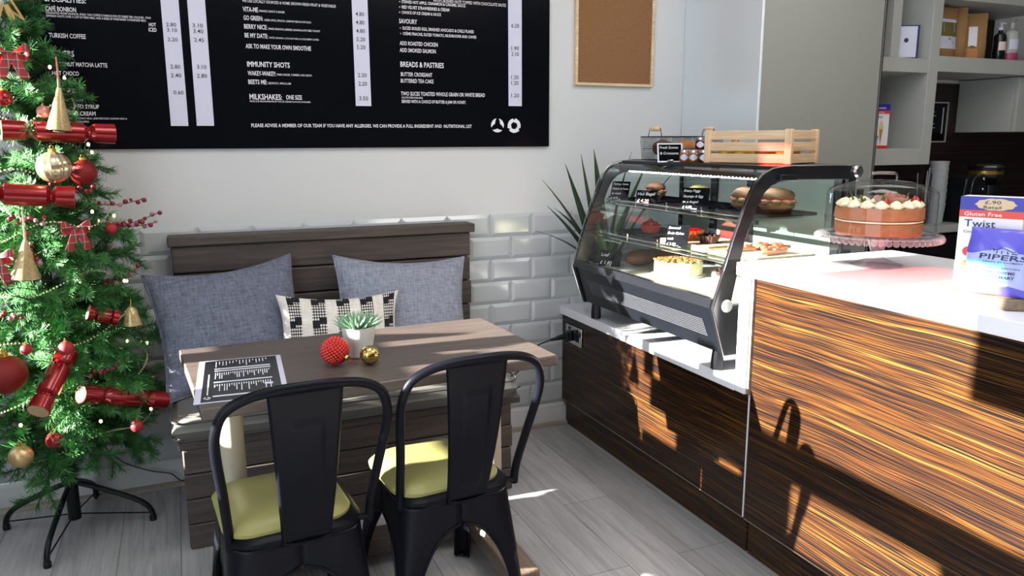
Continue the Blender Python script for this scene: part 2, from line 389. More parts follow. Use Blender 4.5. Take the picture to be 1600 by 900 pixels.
def floor_mat():
    m, nt, bs, N, L = base('grey_laminate_floor')
    t = coords(nt, (1, 1, 1), (0, 0, PI / 2))
    br = N('ShaderNodeTexBrick'); br.offset = .37; br.inputs['Scale'].default_value = 1
    br.inputs['Brick Width'].default_value = 1.25; br.inputs['Row Height'].default_value = .19; br.inputs['Mortar Size'].default_value = .0014; br.inputs['Mortar Smooth'].default_value = .3; br.inputs['Bias'].default_value = 0
    br.inputs['Color1'].default_value = lin('a3a3a5'); br.inputs['Color2'].default_value = lin('bdbdc0'); br.inputs['Mortar'].default_value = lin('6a6662')
    L(t, br.inputs['Vector'])
    n1 = noise(nt, 1.6, 6, coords(nt, (22, 1.3, 22)), .62, .8); n2 = noise(nt, 2, 3, coords(nt, (90, 4, 90)))
    g = mixcol(nt, .85, br.outputs['Color'], ramp(nt, n1, [(.25, (.52, .51, .50)), (.5, (.95, .94, .93)), (.75, (1.18, 1.18, 1.18))]), 'MULTIPLY')
    g = mixcol(nt, .5, g, ramp(nt, n2, [(.3, (.75, .75, .75)), (.7, (1.1, 1.1, 1.1))]), 'MULTIPLY')
    L(g, bs.inputs['Base Color']); bs.inputs['Roughness'].default_value = .33; bump(nt, bs, n2, .12, .001)
    return m
M['floor'] = floor_mat()
def fabric(name, a, b, sc=260):
    m, nt, bs, N, L = base(name)
    n1 = noise(nt, 1, 2, coords(nt, (sc, 16, sc * .1))); n2 = noise(nt, 1, 2, coords(nt, (sc * .12, 16, sc)))
    s = N('ShaderNodeMath'); s.operation = 'ADD'; L(n1, s.inputs[0]); L(n2, s.inputs[1]); s2 = N('ShaderNodeMath'); s2.operation = 'MULTIPLY'; L(s.outputs[0], s2.inputs[0]); s2.inputs[1].default_value = .5
    L(ramp(nt, s2.outputs[0], [(.36, a), (.64, b)]), bs.inputs['Base Color']); bs.inputs['Roughness'].default_value = .9; bs.inputs['Sheen Weight'].default_value = .15
    bump(nt, bs, s2.outputs[0], .4, .002); return m
M['denim'] = fabric('slate_blue_weave', '4e5263', '767b8e'); M['denim2'] = fabric('pale_blue_weave', '6f7484', '9ca1b0')
M['cream'] = fabric('cream_weave', 'cfc9c2', 'e8e3dd'); M['blackyarn'] = mat('black_yarn', '15161d', .95, bmp=.5, bscale=400)
# ================================================================ room
b = MB(); b.box(-2.9, 3.4, -5.2, 0, -.05, 0); struct(b.build('floor', M['floor']))
b = MB(); b.box(-2.9, 3.4, -5.2, 0, 2.75, 2.8); struct(b.build('ceiling', M['ceil']))
b = MB(); b.box(-2.95, 3.4, 0, .12, 0, 2.8); wb = struct(b.build('wall_back', M['wall']))
b = MB(); b.box(3.4, 3.5, -5.2, 0, 0, 2.8); struct(b.build('wall_right', M['darkwall']))
b = MB(); b.box(-2.9, 3.4, -5.3, -5.2, 0, 2.8); struct(b.build('wall_front', M['darkwall']))
# tiles: one bevelled metro-tile field, ten courses, running bond, part of the back wall
b = MB(); g = MB(); ZT, X0, TW, TH = 1.0284, -.1599, .202, .102
for k in range(10):
    z1 = ZT - k * TH - .001; z0 = ZT - (k + 1) * TH + .001
    for i in range(-14, 4):
        x0 = X0 + (i + (.5 if k % 2 else 0)) * TW + .001; x1 = x0 + TW - .002
        if x0 > .62 or x1 < -2.9: continue
        x0 = max(x0, -2.9); x1 = min(x1, .63); e = .016
        if x1 - x0 < .04: continue
        O = [(x0, -.003, z0), (x1, -.003, z0), (x1, -.003, z1), (x0, -.003, z1)]
        I = [(x0 + e, -.009, z0 + e), (x1 - e, -.009, z0 + e), (x1 - e, -.009, z1 - e), (x0 + e, -.009, z1 - e)]
        B_ = [(x0, 0, z0), (x1, 0, z0), (x1, 0, z1), (x0, 0, z1)]
        b.add(O + I + B_, [(0, 1, 5, 4), (1, 2, 6, 5), (2, 3, 7, 6), (3, 0, 4, 7), (4, 5, 6, 7), (8, 9, 1, 0), (9, 10, 2, 1), (10, 11, 3, 2), (11, 8, 0, 3)])
struct(b.build('trim_2', M['tile'], smooth=False))
# skirting and floor bead
b = MB(); b.prism([(0, .002), (-.018, .002), (-.018, .075), (-.014, .084), (-.014, .092), (-.006, .105), (0, .105)], 'x', -2.9, .02)
struct(b.build('baseboard_back', M['skirt'], bevel=.002))
b = MB(); b.prism([(-.018, 0), (-.036, 0), (-.034, .01), (-.027, .017), (-.018, .019)], 'x', -2.9, .02); struct(b.build('trim_1', M['bead']))
# left wall with shop window: solid parts, bars and boards added to carve the sun, red vinyl
wl = MB()
def WL(y0, y1, z0, z1, mb=None): (mb or wl).box(-2.95, -2.9, y0, y1, z0, z1)
WL(-.24, 0, 0, 2.8); WL(-5.3, -4.75, 0, 2.8); WL(-5.3, 0, 2.45, 2.8); WL(-5.3, 0, 0, .18)
struct(wl.build('wall_left', M['wall']))
w = MB()
WL(-2.38, -.62, 1.12, 1.235, w)                      # transom, set to throw the counter's dark band
WL(-2.38, -2.22, .18, 2.45, w)                       # post
for y0, y1 in ((-.64, -.57), (-1.03, -.93)): WL(y0, y1, 1.235, 1.45, w)   # bars, set to streak the tabletop with shadow
WL(-1.15, -1.07, 1.235, 1.30, w); WL(-1.07, -1.03, 1.235, 1.268, w); w.prism([(-.87, 1.235), (-.765, 1.235), (-.85, 1.31), (-.87, 1.31)], 'x', -2.95, -2.9)
WL(-1.40, -1.20, 1.82, 2.45, w)  # unseen panel added to shade part of the worktop
WL(-2.22, -1.915, 1.55, 2.45, w)  # unseen panel added to shade the counter's right end
fr = struct(w.build('window_gobo', M['frost']))
w = MB()
for y0, y1, z0, z1 in ((-2.22, -.57, .18, .662), (-2.22, -1.20, .662, .915), (-2.22, -1.89, .915, 1.12), (-1.39, -1.16, .915, 1.12), (-1.20, -.57, .705, .90), (-.90, -.57, .90, 1.0),
                       (-1.16, -.90, 1.0, 1.045), (-.90, -.80, 1.0, 1.12), (-.57, -.45, .18, .62), (-.45, -.24, .18, .72), (-.30, -.24, .72, 2.45), (-1.2, -.99, 1.93, 2.45), (-.99, -.86, 1.93, 2.10), (-.99, -.86, 2.19, 2.45), (-.86, -.24, 1.93, 2.45), (-1.66, -1.2, 1.872, 2.45), (-1.915, -1.62, 1.862, 2.45)):
    WL(y0, y1, z0, z1, w)
w.prism([(-1.20, .715), (-1.05, .704), (-.88, .676), (-.74, .660), (-.57, .660), (-.57, .72), (-1.20, .72)], 'x', -2.95, -2.9)  # cut edge leaves a slit for the floor's bright streak
w.build('lower_board', M['frost'], fr)  # added boards, out of view, blocking sun outside the wanted patches
w = MB(); w.box(-2.927, -2.924, -1.60, -1.36, 1.755, 1.872); w.box(-2.927, -2.924, -.99, -.80, 2.08, 2.4); w.box(-2.927, -2.924, -.56, -.36, 1.80, 1.92)
w.build('red_vinyl', M['red_film'], fr)
# ================================================================ menu board
mb_ = thing('menu_board', 'large black wall menu board with white lettering and pale price columns', 'menu board', (-1.088, -.004, 1.323))
OX, OZ = -1.088, 1.323
b = MB(); b.box(-2.098 - OX, -.079 - OX, -.012, 0, 0, 1.02); b.build('panel', M['board'], mb_, bevel=.001)
b = MB()
for x0, x1, z0 in BOARD_BARS: b.box(x0 - OX, x1 - OX, -.0132, -.0118, z0 - OZ, 1.0); b.build('price_strip', M['bartint'], mb_, smooth=False); b = MB()
for s, x0, x1, z, cap, bo in BOARD_WHITE: put_text(b, s, x0 - OX, x1 - OX, z - OZ, cap, bo, lambda x, z: (x, -.0131, z))
# recycling and leaf emblems
for k, (ex, ey, ez) in enumerate(BOARD_ICONS):
    ex -= OX; ez -= OZ
    for j in range(3):
        a0 = PI / 2 + j * 2 * PI / 3 + .14
        if k == 0:
            L1 = arc(ex, ez, .030, a0, a0 + 1.75, 10); L2 = arc(ex, ez, .0305, a0, a0 + 1.75, 10)
            inn = [(ex + (.030 - .016 * math.sin(PI * i / 10)) * math.cos(a0 + 1.75 * i / 10), ez + (.030 - .016 * math.sin(PI * i / 10)) * math.sin(a0 + 1.75 * i / 10)) for i in range(11)]
        else:
            L1 = arc(ex, ez, .031, a0, a0 + 1.65, 8); inn = arc(ex, ez, .015, a0, a0 + 1.65, 8)
        n = len(L1); b.add([(x, -.0131, z) for x, z in L1 + inn], [(i, i + 1, n + i + 1, n + i) for i in range(n - 1)])
        if k == 1:
            a1 = a0 + 1.65; b.add([(ex + r * math.cos(a), -.0131, ez + r * math.sin(a)) for r, a in ((.035, a1), (.011, a1), (.023, a1 + .5))], [(0, 1, 2)])
b.build('lettering', M['boardwhite'], mb_, smooth=False)
for xa, xb, _z in BOARD_BARS:
    b = MB()
    for s, x0, x1, z, cap, bo in BOARD_PRICES:
        if xa - .02 < x0 < xb: put_text(b, s, x0 - OX, x1 - OX, z - OZ, cap, 0, lambda x, z: (x, -.0140, z))
    b.build('lettering', M['boardblack'], mb_, smooth=False)
# cork board
cb = thing('cork_board', 'blank brown cork noticeboard in a pale pine frame on the white wall', 'noticeboard', (.256, 0, 1.594))
b = MB(); b.box(-.19, .19, -.010, 0, .012, .60); b.build('cork_sheet', M['cork'], cb)
b = MB(); b.ring([(-.206, 0), (.206, 0), (.206, .63), (-.206, .63)], [(-.192, .013), (.192, .013), (.192, .617), (-.192, .617)], 'y', -.018, 0); b.build('frame', M['pine'], cb, bevel=.002)
# ================================================================ bench
be = thing('bench', 'dark grey plank bench with high back against the tiled wall', 'bench', (-1.09, 0, 0))
XL, XR = -1.69 + 1.09, -.475 + 1.09
for k in range(6):
    z1 = .965 - k * .105; b = MB(); b.box(XL + .02, XR - .015 + random.uniform(-.006, .004), -.10, -.03, z1 - .101, z1)
    b.build('back_plank', M['bench'], be, bevel=.006)
b = MB(); b.box(XL + .01, XR, -.115, -.012, .966, 1.003); b.build('back_cap', M['bench'], be, bevel=.005)
for k in range(4):
    z1 = .354 - k * .0885; b = MB(); e = random.uniform(-.005, .005); b.box(XL + .01, XR - .03 + e, -.585, -.545, z1 - .0855, z1)
    b.build('front_plank', M['bench'], be, bevel=.005)
for x in (XL + .012, XR - .072):
    b = MB(); b.box(x, x + .04, -.545, -.06, 0.002, .354); b.build('side_panel', M['bench'], be, bevel=.004)
b = MB(); b.box(XL, XR, -.595, -.10, .355, .385); b.build('seat_board', M['bench'], be, bevel=.005)
# seat pad
def pad_mesh(hx, hy, h, n=24, m=14, p=6):
    b = MB()
    def F(sign):
        def f(u, v):
            x = 2 * u - 1; y = 2 * v - 1
            e = max(0, (1 - abs(x) ** p) * (1 - abs(y) ** p)) ** .42
            return (x * hx, y * hy, sign * h * e)
        return f
    b.grid(F(1), n, m); b.grid(F(-1), n, m); return b
sp_ = thing('seat_pad', 'long grey leatherette seat pad lying on the plank bench', 'seat cushion', (-1.10, -.378, .3862))
b = pad_mesh(.605, .268, .048, 60, 34, 12); b.xf(rotM(loc=(0, 0, .049))); b.build('pad', M['pad'], sp_)
for z in (.020, .078):
    b = MB(); b.tube([(x, y, z) for x, y in rrect(-.603, .603, -.266, .266, .05)], .0035, 6, True); b.build('piping', M['piping'], sp_)
# pillows
def pillow(hx, hz, th, mats, mf=None, n=40, m=30, sag=0, curl=.0):
    b = MB()
    def F(sign):
        def f(u, v):
            x = 2 * u - 1; z = 2 * v - 1
            e = max(0, (1 - x * x) * (1 - z * z)) ** .5
            px = x * hx * (1 - .10 * (1 - z * z) * abs(x) ** 3 * 1) ; pz = z * hz * (1 - .12 * (1 - x * x) * abs(z) ** 3)
            pz -= sag * (1 - x * x) * (z + 1) / 2
            return (px, sign * th * e + curl * x * x, pz)
        return f
    b.grid(F(-1), n, m, mf=mf); b.grid(F(1), n, m, mf=mf); return b
def pillow_thing(label, loc, rot, hx, hz, th, mt, mf=None, n=40, m=30, sag=0):
    t = thing('pillow', label, 'cushion', loc, group='cushions on the bench'); t.rotation_euler = rot
    b = pillow(hx, hz, th, mt, mf, n, m, sag); b.build('cover', mt, t)
    if mf is None:
        c = MB(); pts = []
        for x0, z0, x1, z1 in ((-1, -1, 1, -1), (1, -1, 1, 1), (1, 1, -1, 1), (-1, 1, -1, -1)):
            for i in range(12):
                x = x0 + (x1 - x0) * i / 12; z = z0 + (z1 - z0) * i / 12
                pts.append((x * hx * (1 - .10 * (1 - z * z) * abs(x) ** 3), 0, z * hz * (1 - .12 * (1 - x * x) * abs(z) ** 3) - sag * (1 - x * x) * (z + 1) / 2))
        c.tube(pts, .004, 6, True); c.build('piping', mt, t)
    return t
pillow_thing('large slate blue cushion at the tree end of the bench', (-1.485, -.29, .695), (-.42, -.07, .12), .262, .232, .085, M['denim'], sag=.01)
pillow_thing('pale blue-grey cushion at the counter end of the bench', (-.84, -.265, .695), (-.40, .06, -.06), .268, .215, .08, M['denim2'], sag=.008)
NB, NM = 150, 72
def band(i, j):
    u = (i + .5) / NB; v = (j + .5) / NM
    for k in range(5):
        c = .127 + .196 * k
        if abs(u - c) < .054:
            left = u < c; ph = (v * 3.1 + (.0 if left else -.14) + .1 * k * .3) % 1.0
            if ph > .68: return 1
            return 1 if (i % 3 == 0 or j % 3 == 0) else 0
    return 0
pillow_thing('small cream cushion with black woven stripes in front of the larger two', (-1.115, -.40, .665), (-.32, .03, -.05), .225, .14, .062, [M['cream'], M['blackyarn']], band, NB, NM, .01)
# ================================================================ table
tb = thing('cafe_table', 'rectangular grey-brown wooden cafe table with round painted legs', 'table', (-1.17, -1.06, 0))
b = MB(); top = [(-.49, .255), (.47, .29), (.50, -.245), (-.445, -.325)]
b.prism(top, 'z', .72, .75); b.build('tabletop', M['table'], tb, bevel=.004)
LEGPROF = [(.045, .095), (.045, .11), (.036, .125), (.034, .2), (.032, .6), (.034, .655), (.04, .665), (.04, .68), (.034, .69), (.034, .72)]
for x, y in ((-.372, 0), (.405, .03)):
    b = MB(); b.lathe(LEGPROF, 24, (x - (.004 if x > 0 else 0), y, 0)); b.build('leg', M['leg'], tb)
    b = MB(); b.box(x - .045, x + .045, y - .27, y + .25, .04, .095); b.build('foot_beam', M['foot'], tb, bevel=.006)
    for yy in (y - .265, y + .175):
        b = MB(); b.box(x - .042, x + .05, yy, yy + .07, .001, .039); b.build('foot_pad', M['foot'], tb, bevel=.003)
b = MB(); b.box(-.326, .359, .135, .222, .035, .093); b.build('stretcher', M['table'], tb, bevel=.005)
b = MB(); b.box(-.40, .38, -.06, .05, .69, .72); b.build('top_bearer', M['foot'], tb, bevel=.003)
# ================================================================ chairs
def chair(name, label, loc, rz):
    t = thing(name, label, 'chair', loc, rz, 'black metal chairs at the table')
    bk = M['black']; DX = -.014   # the seat sits a touch to one side of the bent hoop
    # pressed seat pan
    S = .156; R0 = .07
    def rr(h, r, n=6): return rrect(-h, h, -h * 1.02, h * .98, r, n)
    lev = [(.138, .405, .05), (S, .409, R0), (S + .006, .418, R0), (S + .006, .428, R0), (S - .004, .437, R0), (S - .022, .440, .06), (S - .05, .432, .05)]
    b = MB(); loops = [[(x + DX, y, z) for x, y in rr(h, r)] for h, z, r in lev]; n = len(loops[0]); vs = [p for L_ in loops for p in L_]
    fs = [(k * n + i, k * n + (i + 1) % n, (k + 1) * n + (i + 1) % n, (k + 1) * n + i) for k in range(len(lev) - 1) for i in range(n)]
    fs.append(tuple((len(lev) - 1) * n + i for i in range(n))); b.add(vs, fs); b.build('seat_pan', bk, t)
    # four flared legs; each spans the corner and widens into the apron arches
    for sx, sy in ((-1, -1), (1, -1), (1, 1), (-1, 1)):
        b = MB(); nz, ns = 48, 15; a = S + .004
        def edge(z):
            q = min(1, max(0, (.345 - z) / .25)); full = a + .030 * ((.412 - z) / .412) ** 1.15 - .0002
            return full - (full - .034) * math.sqrt(max(0, 1 - (1 - q) ** 2)) if q > 0 else full
        def F(u, v):
            z = .412 * (1 - v); w = edge(z); sp = .030 * v ** 1.15
            r = max(.012, .068 - .052 * min(1, v * 1.6)); r = min(r, w * .9)
            # path around the corner: along x-side then arc then along y-side
            L1 = w - r; L2 = r * PI / 2; tot = 2 * L1 + L2; d = u * tot
            H = a + sp
            fy = .06 * v ** 1.1 if sy > 0 else 0
            if d < L1: x, y = H - w + d, H
            elif d < L1 + L2:
                al = (d - L1) / r; x, y = H - r + r * math.sin(al), H - r + r * math.cos(al)
            else: x, y = H, H - r - (d - L1 - L2)
            groove = .006 * math.exp(-((u - .5) / .16) ** 2) * (1 if .45 < v < .97 else 0) * min(1, (v - .45) / .05 if v > .45 else 0)
            return (sx * (x - groove * .7) + DX, sy * (y - groove * .7) + fy, z)
        b.grid(F, ns, nz)
        b.build('leg', bk, t, solid=.003, angle=60)
        # rolled rim along both arch edges, sub-part of the leg
        leg = t.children[-1]
        for u in (0, 1):
            c = MB(); c.tube([F(u, (.163 + .82 * v / 24)) for v in range(25)], .0042, 6); c.build('rolled_edge', bk, leg)
        c = MB(); q = F(.5, 1); c.box(q[0] - .013, q[0] + .013, q[1] - .013, q[1] + .013, 0, .012); c.build('foot_cap', M['dark'], leg, bevel=.003)
    # hoop back
    hoop = [(-.168, -.115, .405), (-.170, -.125, .46), (-.180, -.165, .57), (-.192, -.205, .68), (-.190, -.222, .735), (-.172, -.234, .780), (-.13, -.244, .806), (-.07, -.252, .818), (0, -.256, .821),
            (.07, -.252, .818), (.13, -.244, .806), (.172, -.234, .780), (.190, -.222, .735), (.192, -.205, .68), (.180, -.165, .57), (.170, -.125, .46), (.168, -.115, .405)]
    b = MB(); b.tube(smooth_path(hoop, 6), .0115, 12); b.build('back_hoop', bk, t)
    for s in (-1, 1):
        b = MB(); b.tube([(s * .172, -.115, .412), (s * .138 + DX, -.13, .425)], .009, 8); b.build('hoop_bracket', bk, t, bevel=0)
    # splat
    def SP(u, v):
        x = (2 * u - 1) * (.057 + .027 * v); z = .415 + .398 * v
        y = -.170 - .078 * v - .012 * math.sin(PI * v) - .006 * (1 - (2 * u - 1) ** 2) * 0
        rib = .0045 if (.12 < v < .80 and .28 < u < .72) else 0
        edge_ = -.006 if abs(2 * u - 1) > .93 else 0
        return (x, y - rib - edge_, z)
    b = MB(); b.grid(SP, 28, 32); b.build('back_splat', bk, t, solid=.0025, angle=60)
    b = MB(); bbx = .056; b.tube([(-bbx, -.168, .418), (-bbx * .5, -.174, .412), (bbx * .5, -.174, .412), (bbx, -.168, .418)], .004, 6); b.build('splat_seam', bk, t)
    # seat cushion
    b = MB(); n = 48
    prof = [(0, .470), (.5, .474), (.78, .471), (.93, .460), (1.0, .447), (.99, .437), (.93, .432)]
    out = rrect(-.168, .142, -.148, .166, .072, 11); vs = []; k = len(prof); N_ = len(out)
    for x, y in out:
        for f_, z in prof: vs.append((x * max(f_, .001) + DX, y * max(f_, .001), z))
    fs = [(i * k + j, ((i + 1) % N_) * k + j, ((i + 1) % N_) * k + j + 1, i * k + j + 1) for i in range(N_) for j in range(k - 1)]
    b.add(vs, fs); c = b.build('seat_cushion', M['green'], t); c['label'] = 'padded green vinyl seat'
    return t
chair('metal_chair', 'black metal chair with green seat in front of the printed menu card', (-1.418, -1.285, .0025), .075)
chair('metal_chair', 'black metal chair with green seat nearer the counter', (-.998, -1.235, .0025), .085)
# ================================================================ counters
lc = thing('low_counter', 'low striped zebrano counter unit under the cake display case', 'counter', (0, 0, 0))
b = MB(); b.box(0, .63, -1.328, -.0105, .128, .546); b.build('front_panel', M['zebra'], lc, smooth=False)
b = MB(); b.box(.022, .62, -1.328, -.02, .0005, .127); b.build('plinth', M['zebra'], lc, smooth=False)
b = MB(); b.box(-.0025, .004, -1.328, -.001, .1265, .1295); b.build('base_strip', M['foot'], lc, smooth=False)
b = MB(); b.box(-.0015, .003, -1.331, -1.328, .13, .55); b.build('edge_strip', M['whitetop'], lc, smooth=False)
b = MB(); b.box(-.016, .636, -1.272, -.0105, .548, .588); tag(b.build('low_worktop', M['whitetop'], bevel=.002), 'white worktop slab under the cake display case', 'worktop')
hc = thing('high_counter', 'tall striped zebrano serving counter nearest the camera', 'counter', (0, -1.335, 0))
b = MB(); b.box(0, .60, -1.75, -.001, .128, .926); b.build('front_panel', M['zebra'], hc, smooth=False)
b = MB(); b.box(.022, .58, -1.75, -.001, .0005, .127); b.build('plinth', M['zebra'], hc, smooth=False)
b = MB(); b.box(-.0025, .004, -1.75, -.001, .1265, .1295); b.build('base_strip', M['foot'], hc, smooth=False)
b = MB(); b.box(-.010, .60, 0, .010, .552, .926); b.build('edge_strip', M['foot'], hc, smooth=False)
hw = thing('high_worktop', 'white serving worktop with a white drop end panel', 'worktop', (0, -1.275, .55))
b = MB(); b.box(-.016, .655, -1.80, .02, .378, .418); b.build('top_slab', M['whitetop'], hw, bevel=.002)
b = MB(); b.box(-.016, .655, -.048, .0, 0, .377); b.build('end_panel', M['whitetop'], hw, bevel=.002)
# socket, plug and lead on the low counter
sk = thing('power_socket', 'double brushed steel socket on the end of the low counter', 'socket', (0, -.137, .425))
b = MB(); b.box(-.009, -.0005, -.077, .077, 0, .086); b.build('face_plate', M['chrome'], sk, bevel=.003)
for y in (-.04, .035):
    b = MB(); b.box(-.0098, -.0085, y - .018, y + .018, .02, .06); b.build('outlet', M['dark'], sk, smooth=False)
    b = MB(); b.box(-.0125, -.009, y - .006, y + .006, .066, .078); b.build('rocker', M['dark'], sk, smooth=False)
pg = thing('power_plug', 'black plug in the steel socket with its lead dropping behind the bench', 'plug', (-.01, -.115, .462))
b = MB(); b.prism([(-.024, -.022), (.024, -.022), (.018, .024), (-.018, .024)], 'x', -.034, -.001); b.build('plug_body', M['dark'], pg, bevel=.006)
b = MB(); b.tube([(-.03, 0, 0), (-.05, 0, -.002), (-.075, .0, -.006), (-.105, 0, -.010)], [.012, .013, .009, .006], 10); b.build('cord_grip', M['dark'], pg)
b = MB(); b.tube(smooth_path([(-.10, 0, -.01), (-.16, .01, -.03), (-.20, .02, -.075), (-.23, .03, -.13), (-.28, .04, -.17), (-.36, .03, -.178), (-.44, .02, -.176)], 6), .0035, 6); b.build('cord', M['dark'], pg)
# ================================================================ display case
Y0, Y1 = -1.222, -.25
dc = thing('display_case', 'black countertop chiller with curved glass front holding cakes and sandwiches', 'display case', (0, -.736, .588))
OUT = [(-.022, .65), (-.075, .812), (-.006, 1.03), (.045, 1.165), (.066, 1.208), (.096, 1.238), (.14, 1.257), (.223, 1.266), (.50, 1.262), (.50, .65)]
INN = [(.012, .80), (-.004, .815), (.042, 1.03), (.088, 1.145), (.108, 1.178), (.134, 1.20), (.168, 1.213), (.23, 1.219), (.465, 1.216), (.465, .80)]
def sh(L): return [(x, z - .588) for x, z in L]
for y in (Y0, Y1):
    b = MB(); yy = y + .736; b.ring(sh(OUT), sh(INN), 'y', yy, yy + (.016 if y == Y0 else -.016)); p = b.build('end_frame', M['case'], dc, bevel=.003)
    c = MB(); c.prism(sh(INN), 'y', yy + (.006 if y == Y0 else -.006), yy + (.010 if y == Y0 else -.010)); q = c.build('end_pane', M['glass'], dc, smooth=False)
    c = MB(); s = -1 if y == Y0 else 1
    c.lathe([(.0, 0), (.021, 0), (.021, .006), (.017, .010), (0, .010)], 20, M=Matrix.Translation((-.022, yy, .232)) @ Euler((s * -PI / 2 if s > 0 else PI / 2, 0, 0)).to_matrix().to_4x4()); c.build('lock_cap', M['cabwhite'], p)
    c = MB(); c.tube([(x, yy + s * .001, z) for x, z in [(-.024, .062)] + [(a - .003, b_ - .588 + .001) for a, b_ in OUT[1:9]]], .0022, 5); c.build('edge_trim', M['chrome'], p)
# curved front glass
FG = [(-.068, .835), (-.003, 1.03), (.049, 1.162), (.070, 1.205), (.099, 1.234), (.142, 1.253), (.223, 1.262)]
fg = smooth_path([(x, 0, z - .588) for x, z in FG], 5); b = MB()
for w in (0,):
    n = len(fg); b.add([(p.x, y, p.z) for y in (Y0 + .738 + .014, Y1 + .734 - .014) for p in fg], [(i, i + 1, n + i + 1, n + i) for i in range(n - 1)])
b.build('front_glass', M['glass'], dc)
b = MB(); b.box(.15, .498, Y0 + .754, Y1 + .718, .664, .676); b.build('top_plate', M['casefront'], dc, bevel=.002)
# base: sloped steel front with vent, deck, back
b = MB(); b.prism(sh([(-.016, .655), (-.067, .812), (-.060, .806), (.49, .806), (.49, .65)]), 'y', Y0 + .754, Y1 + .718); b.build('base_housing', M['casefront'], dc)
b = MB(); b.prism(sh([(-.074, .812), (-.066, .842), (-.05, .842), (-.056, .812)]), 'y', Y0 + .754, Y1 + .718); b.build('front_rail', M['case'], dc)
# slanted vent perforations, pale grey for their sunlit hole edges
b = MB(); dx, dz = -.022 + .075, .65 - .812; ln = math.hypot(dx, dz); ux, uz = dx / ln, dz / ln
for i in range(104):
    for j in range(9):
        y = Y1 + .736 - .10 - i * .0077 - j * .0010; d = .052 + j * .0072
        if y < Y0 + .736 + .05: continue
        x = -.068 + ux * d - .0042; z = .812 + uz * d - .588; h = .0016; w = .0013
        b.add([(x - ux * h, y - w + .0008, z - uz * h), (x + ux * h, y - w - .0008, z + uz * h), (x + ux * h, y + w - .0008, z + uz * h), (x - ux * h, y + w + .0008, z - uz * h)], [(0, 1, 2, 3)])
b.build('vent_grille', mat('vent_sunlit_edge', '9a9ea6', .3, .5), dc, smooth=False)
b = MB(); b.box(-.02, .47, Y0 + .756, Y1 + .716, .225, .232); b.build('deck', M['cabwhite'], dc, smooth=False)
b = MB(); b.box(.476, .490, Y0 + .754, Y1 + .718, .225, .664); bk = b.build('rear_door', mat('rear_door_grey', '8d9590', .25, var=.04), dc, smooth=False)
for y in (-.73, -.50, -1.18): b = MB(); b.box(.462, .476, y + .736 - .018, y + .736 + .018, .23, .66); b.build('rear_post', M['case'], dc, smooth=False)
for x, y in ((.0, Y0 + .06), (.0, Y1 - .08), (.42, Y0 + .06), (.42, Y1 - .08)):
    b = MB(); b.lathe([(.016, 0.001), (.022, .004), (.022, .03), (.018, .066)], 14, (x, y + .736, 0)); b.build('foot', M['dark'], dc)
b = MB(); b.lathe([(0, 0), (.022, 0), (.022, .02), (.016, .026), (0, .026)], 16, M=Matrix.Translation((.50, Y0 + .75, .655)) @ Euler((PI / 2, 0, 0)).to_matrix().to_4x4()); b.build('rail_end_cap', M['chrome'], dc)
# led strip under the top
led = M['led'] = mat('led_white', (.85, .95, 1), .4, emit=40, var=.0)
b = MB(); b.box(.16, .23, -.50, .44, .630, .650); ls = b.build('light_housing', M['casefront'], dc, bevel=.003)
b = MB()
for i in range(46): y = -.485 + i * .020; b.box(.160, .166, y, y + .008, .628, .634)
b.build('led_strip', led, ls, smooth=False)
la = area('chiller_led', (.195, -.766, 1.212), (0, .5, PI), .03, .86, 1.3, (.88, .96, 1))
# shelves
for z, x0 in ((1.095, .072), (.955, .035)):
    b = MB(); b.box(x0, .46, Y0 + .762, Y1 + .71, z - .588 - .006, z - .588); s_ = b.build('shelf', M['shelfglass'], dc, smooth=False)
    b = MB(); b.tube([(x0 - .002, Y0 + .77, z - .588 + .006), (x0 - .002, Y1 + .70, z - .588 + .006)], .003, 6)
    b.tube([(x0 - .002, Y0 + .77, z - .588 - .010), (x0 - .002, Y1 + .70, z - .588 - .010)], .003, 6)
    for i in range(5): y = Y0 + .79 + i * .215; b.box(x0 - .006, x0 - .002, y, y + .004, z - .588 - .012, z - .588 + .022)
    b.build('price_rail', M['chrome'], s_)
    b = MB(); b.box(.03 + x0, .045 + x0, Y0 + .765, Y1 + .707, z - .588 - .02, z - .588 - .007); b.build('shelf_bearer', M['casefront'], s_, smooth=False)
# ---------------------------------------------------------------- food
sponge = mat('sponge_brown', 'a2683f', .8, var=.22, scale=60, bmp=.5, bscale=120); bread = mat('bread_crust', '75502e', .7, var=.3, scale=16, bmp=.4)
breadd = mat('dark_crust', '6a4325', .65, var=.35, scale=22, bmp=.4); slate = mat('slate_black', '0c0d11', .9, var=.2, spec=.05); chalk = mat('chalk_white', 'e6e4e6', .9, var=.02)
creamf = mat('buttercream', 'f3e6c4', .6, var=.04); ham = mat('ham_pink', 'c9776b', .5, var=.15); lettuce = mat('lettuce_green', '5c7a2e', .5, var=.3, scale=30)
berry = mat('glazed_berry_red', 'b3231c', .2, var=.25, scale=40); pastry = mat('pastry_case', 'd08a54', .7, var=.15); choc = mat('chocolate_brown', '3a2018', .5, var=.2)
chz = mat('cheesecake_cream', 'f2e3bd', .6, var=.05); nuts = mat('nut_brown', '9a6a34', .6, var=.5, scale=80, bmp=.6); paper = mat('baking_paper', 'dcd6c8', .8, var=.04)
muffin = mat('green_muffin_crumb', '84743a', .8, var=.5, scale=50, bmp=.6)
def tray(label, x, y, z, rx, ry, mt=slate, rz=0):
    t = thing('serving_tray', label, 'tray', (x, y, z), rz); b = MB(); b.prism(rrect(-rx, rx, -ry, ry, .02), 'z', 0.001, .006)
    b.ring(rrect(-rx, rx, -ry, ry, .02), rrect(-rx + .006, rx - .006, -ry + .006, ry - .006, .015), 'z', .006, .010); b.build('plate', mt, t, smooth=False); return t
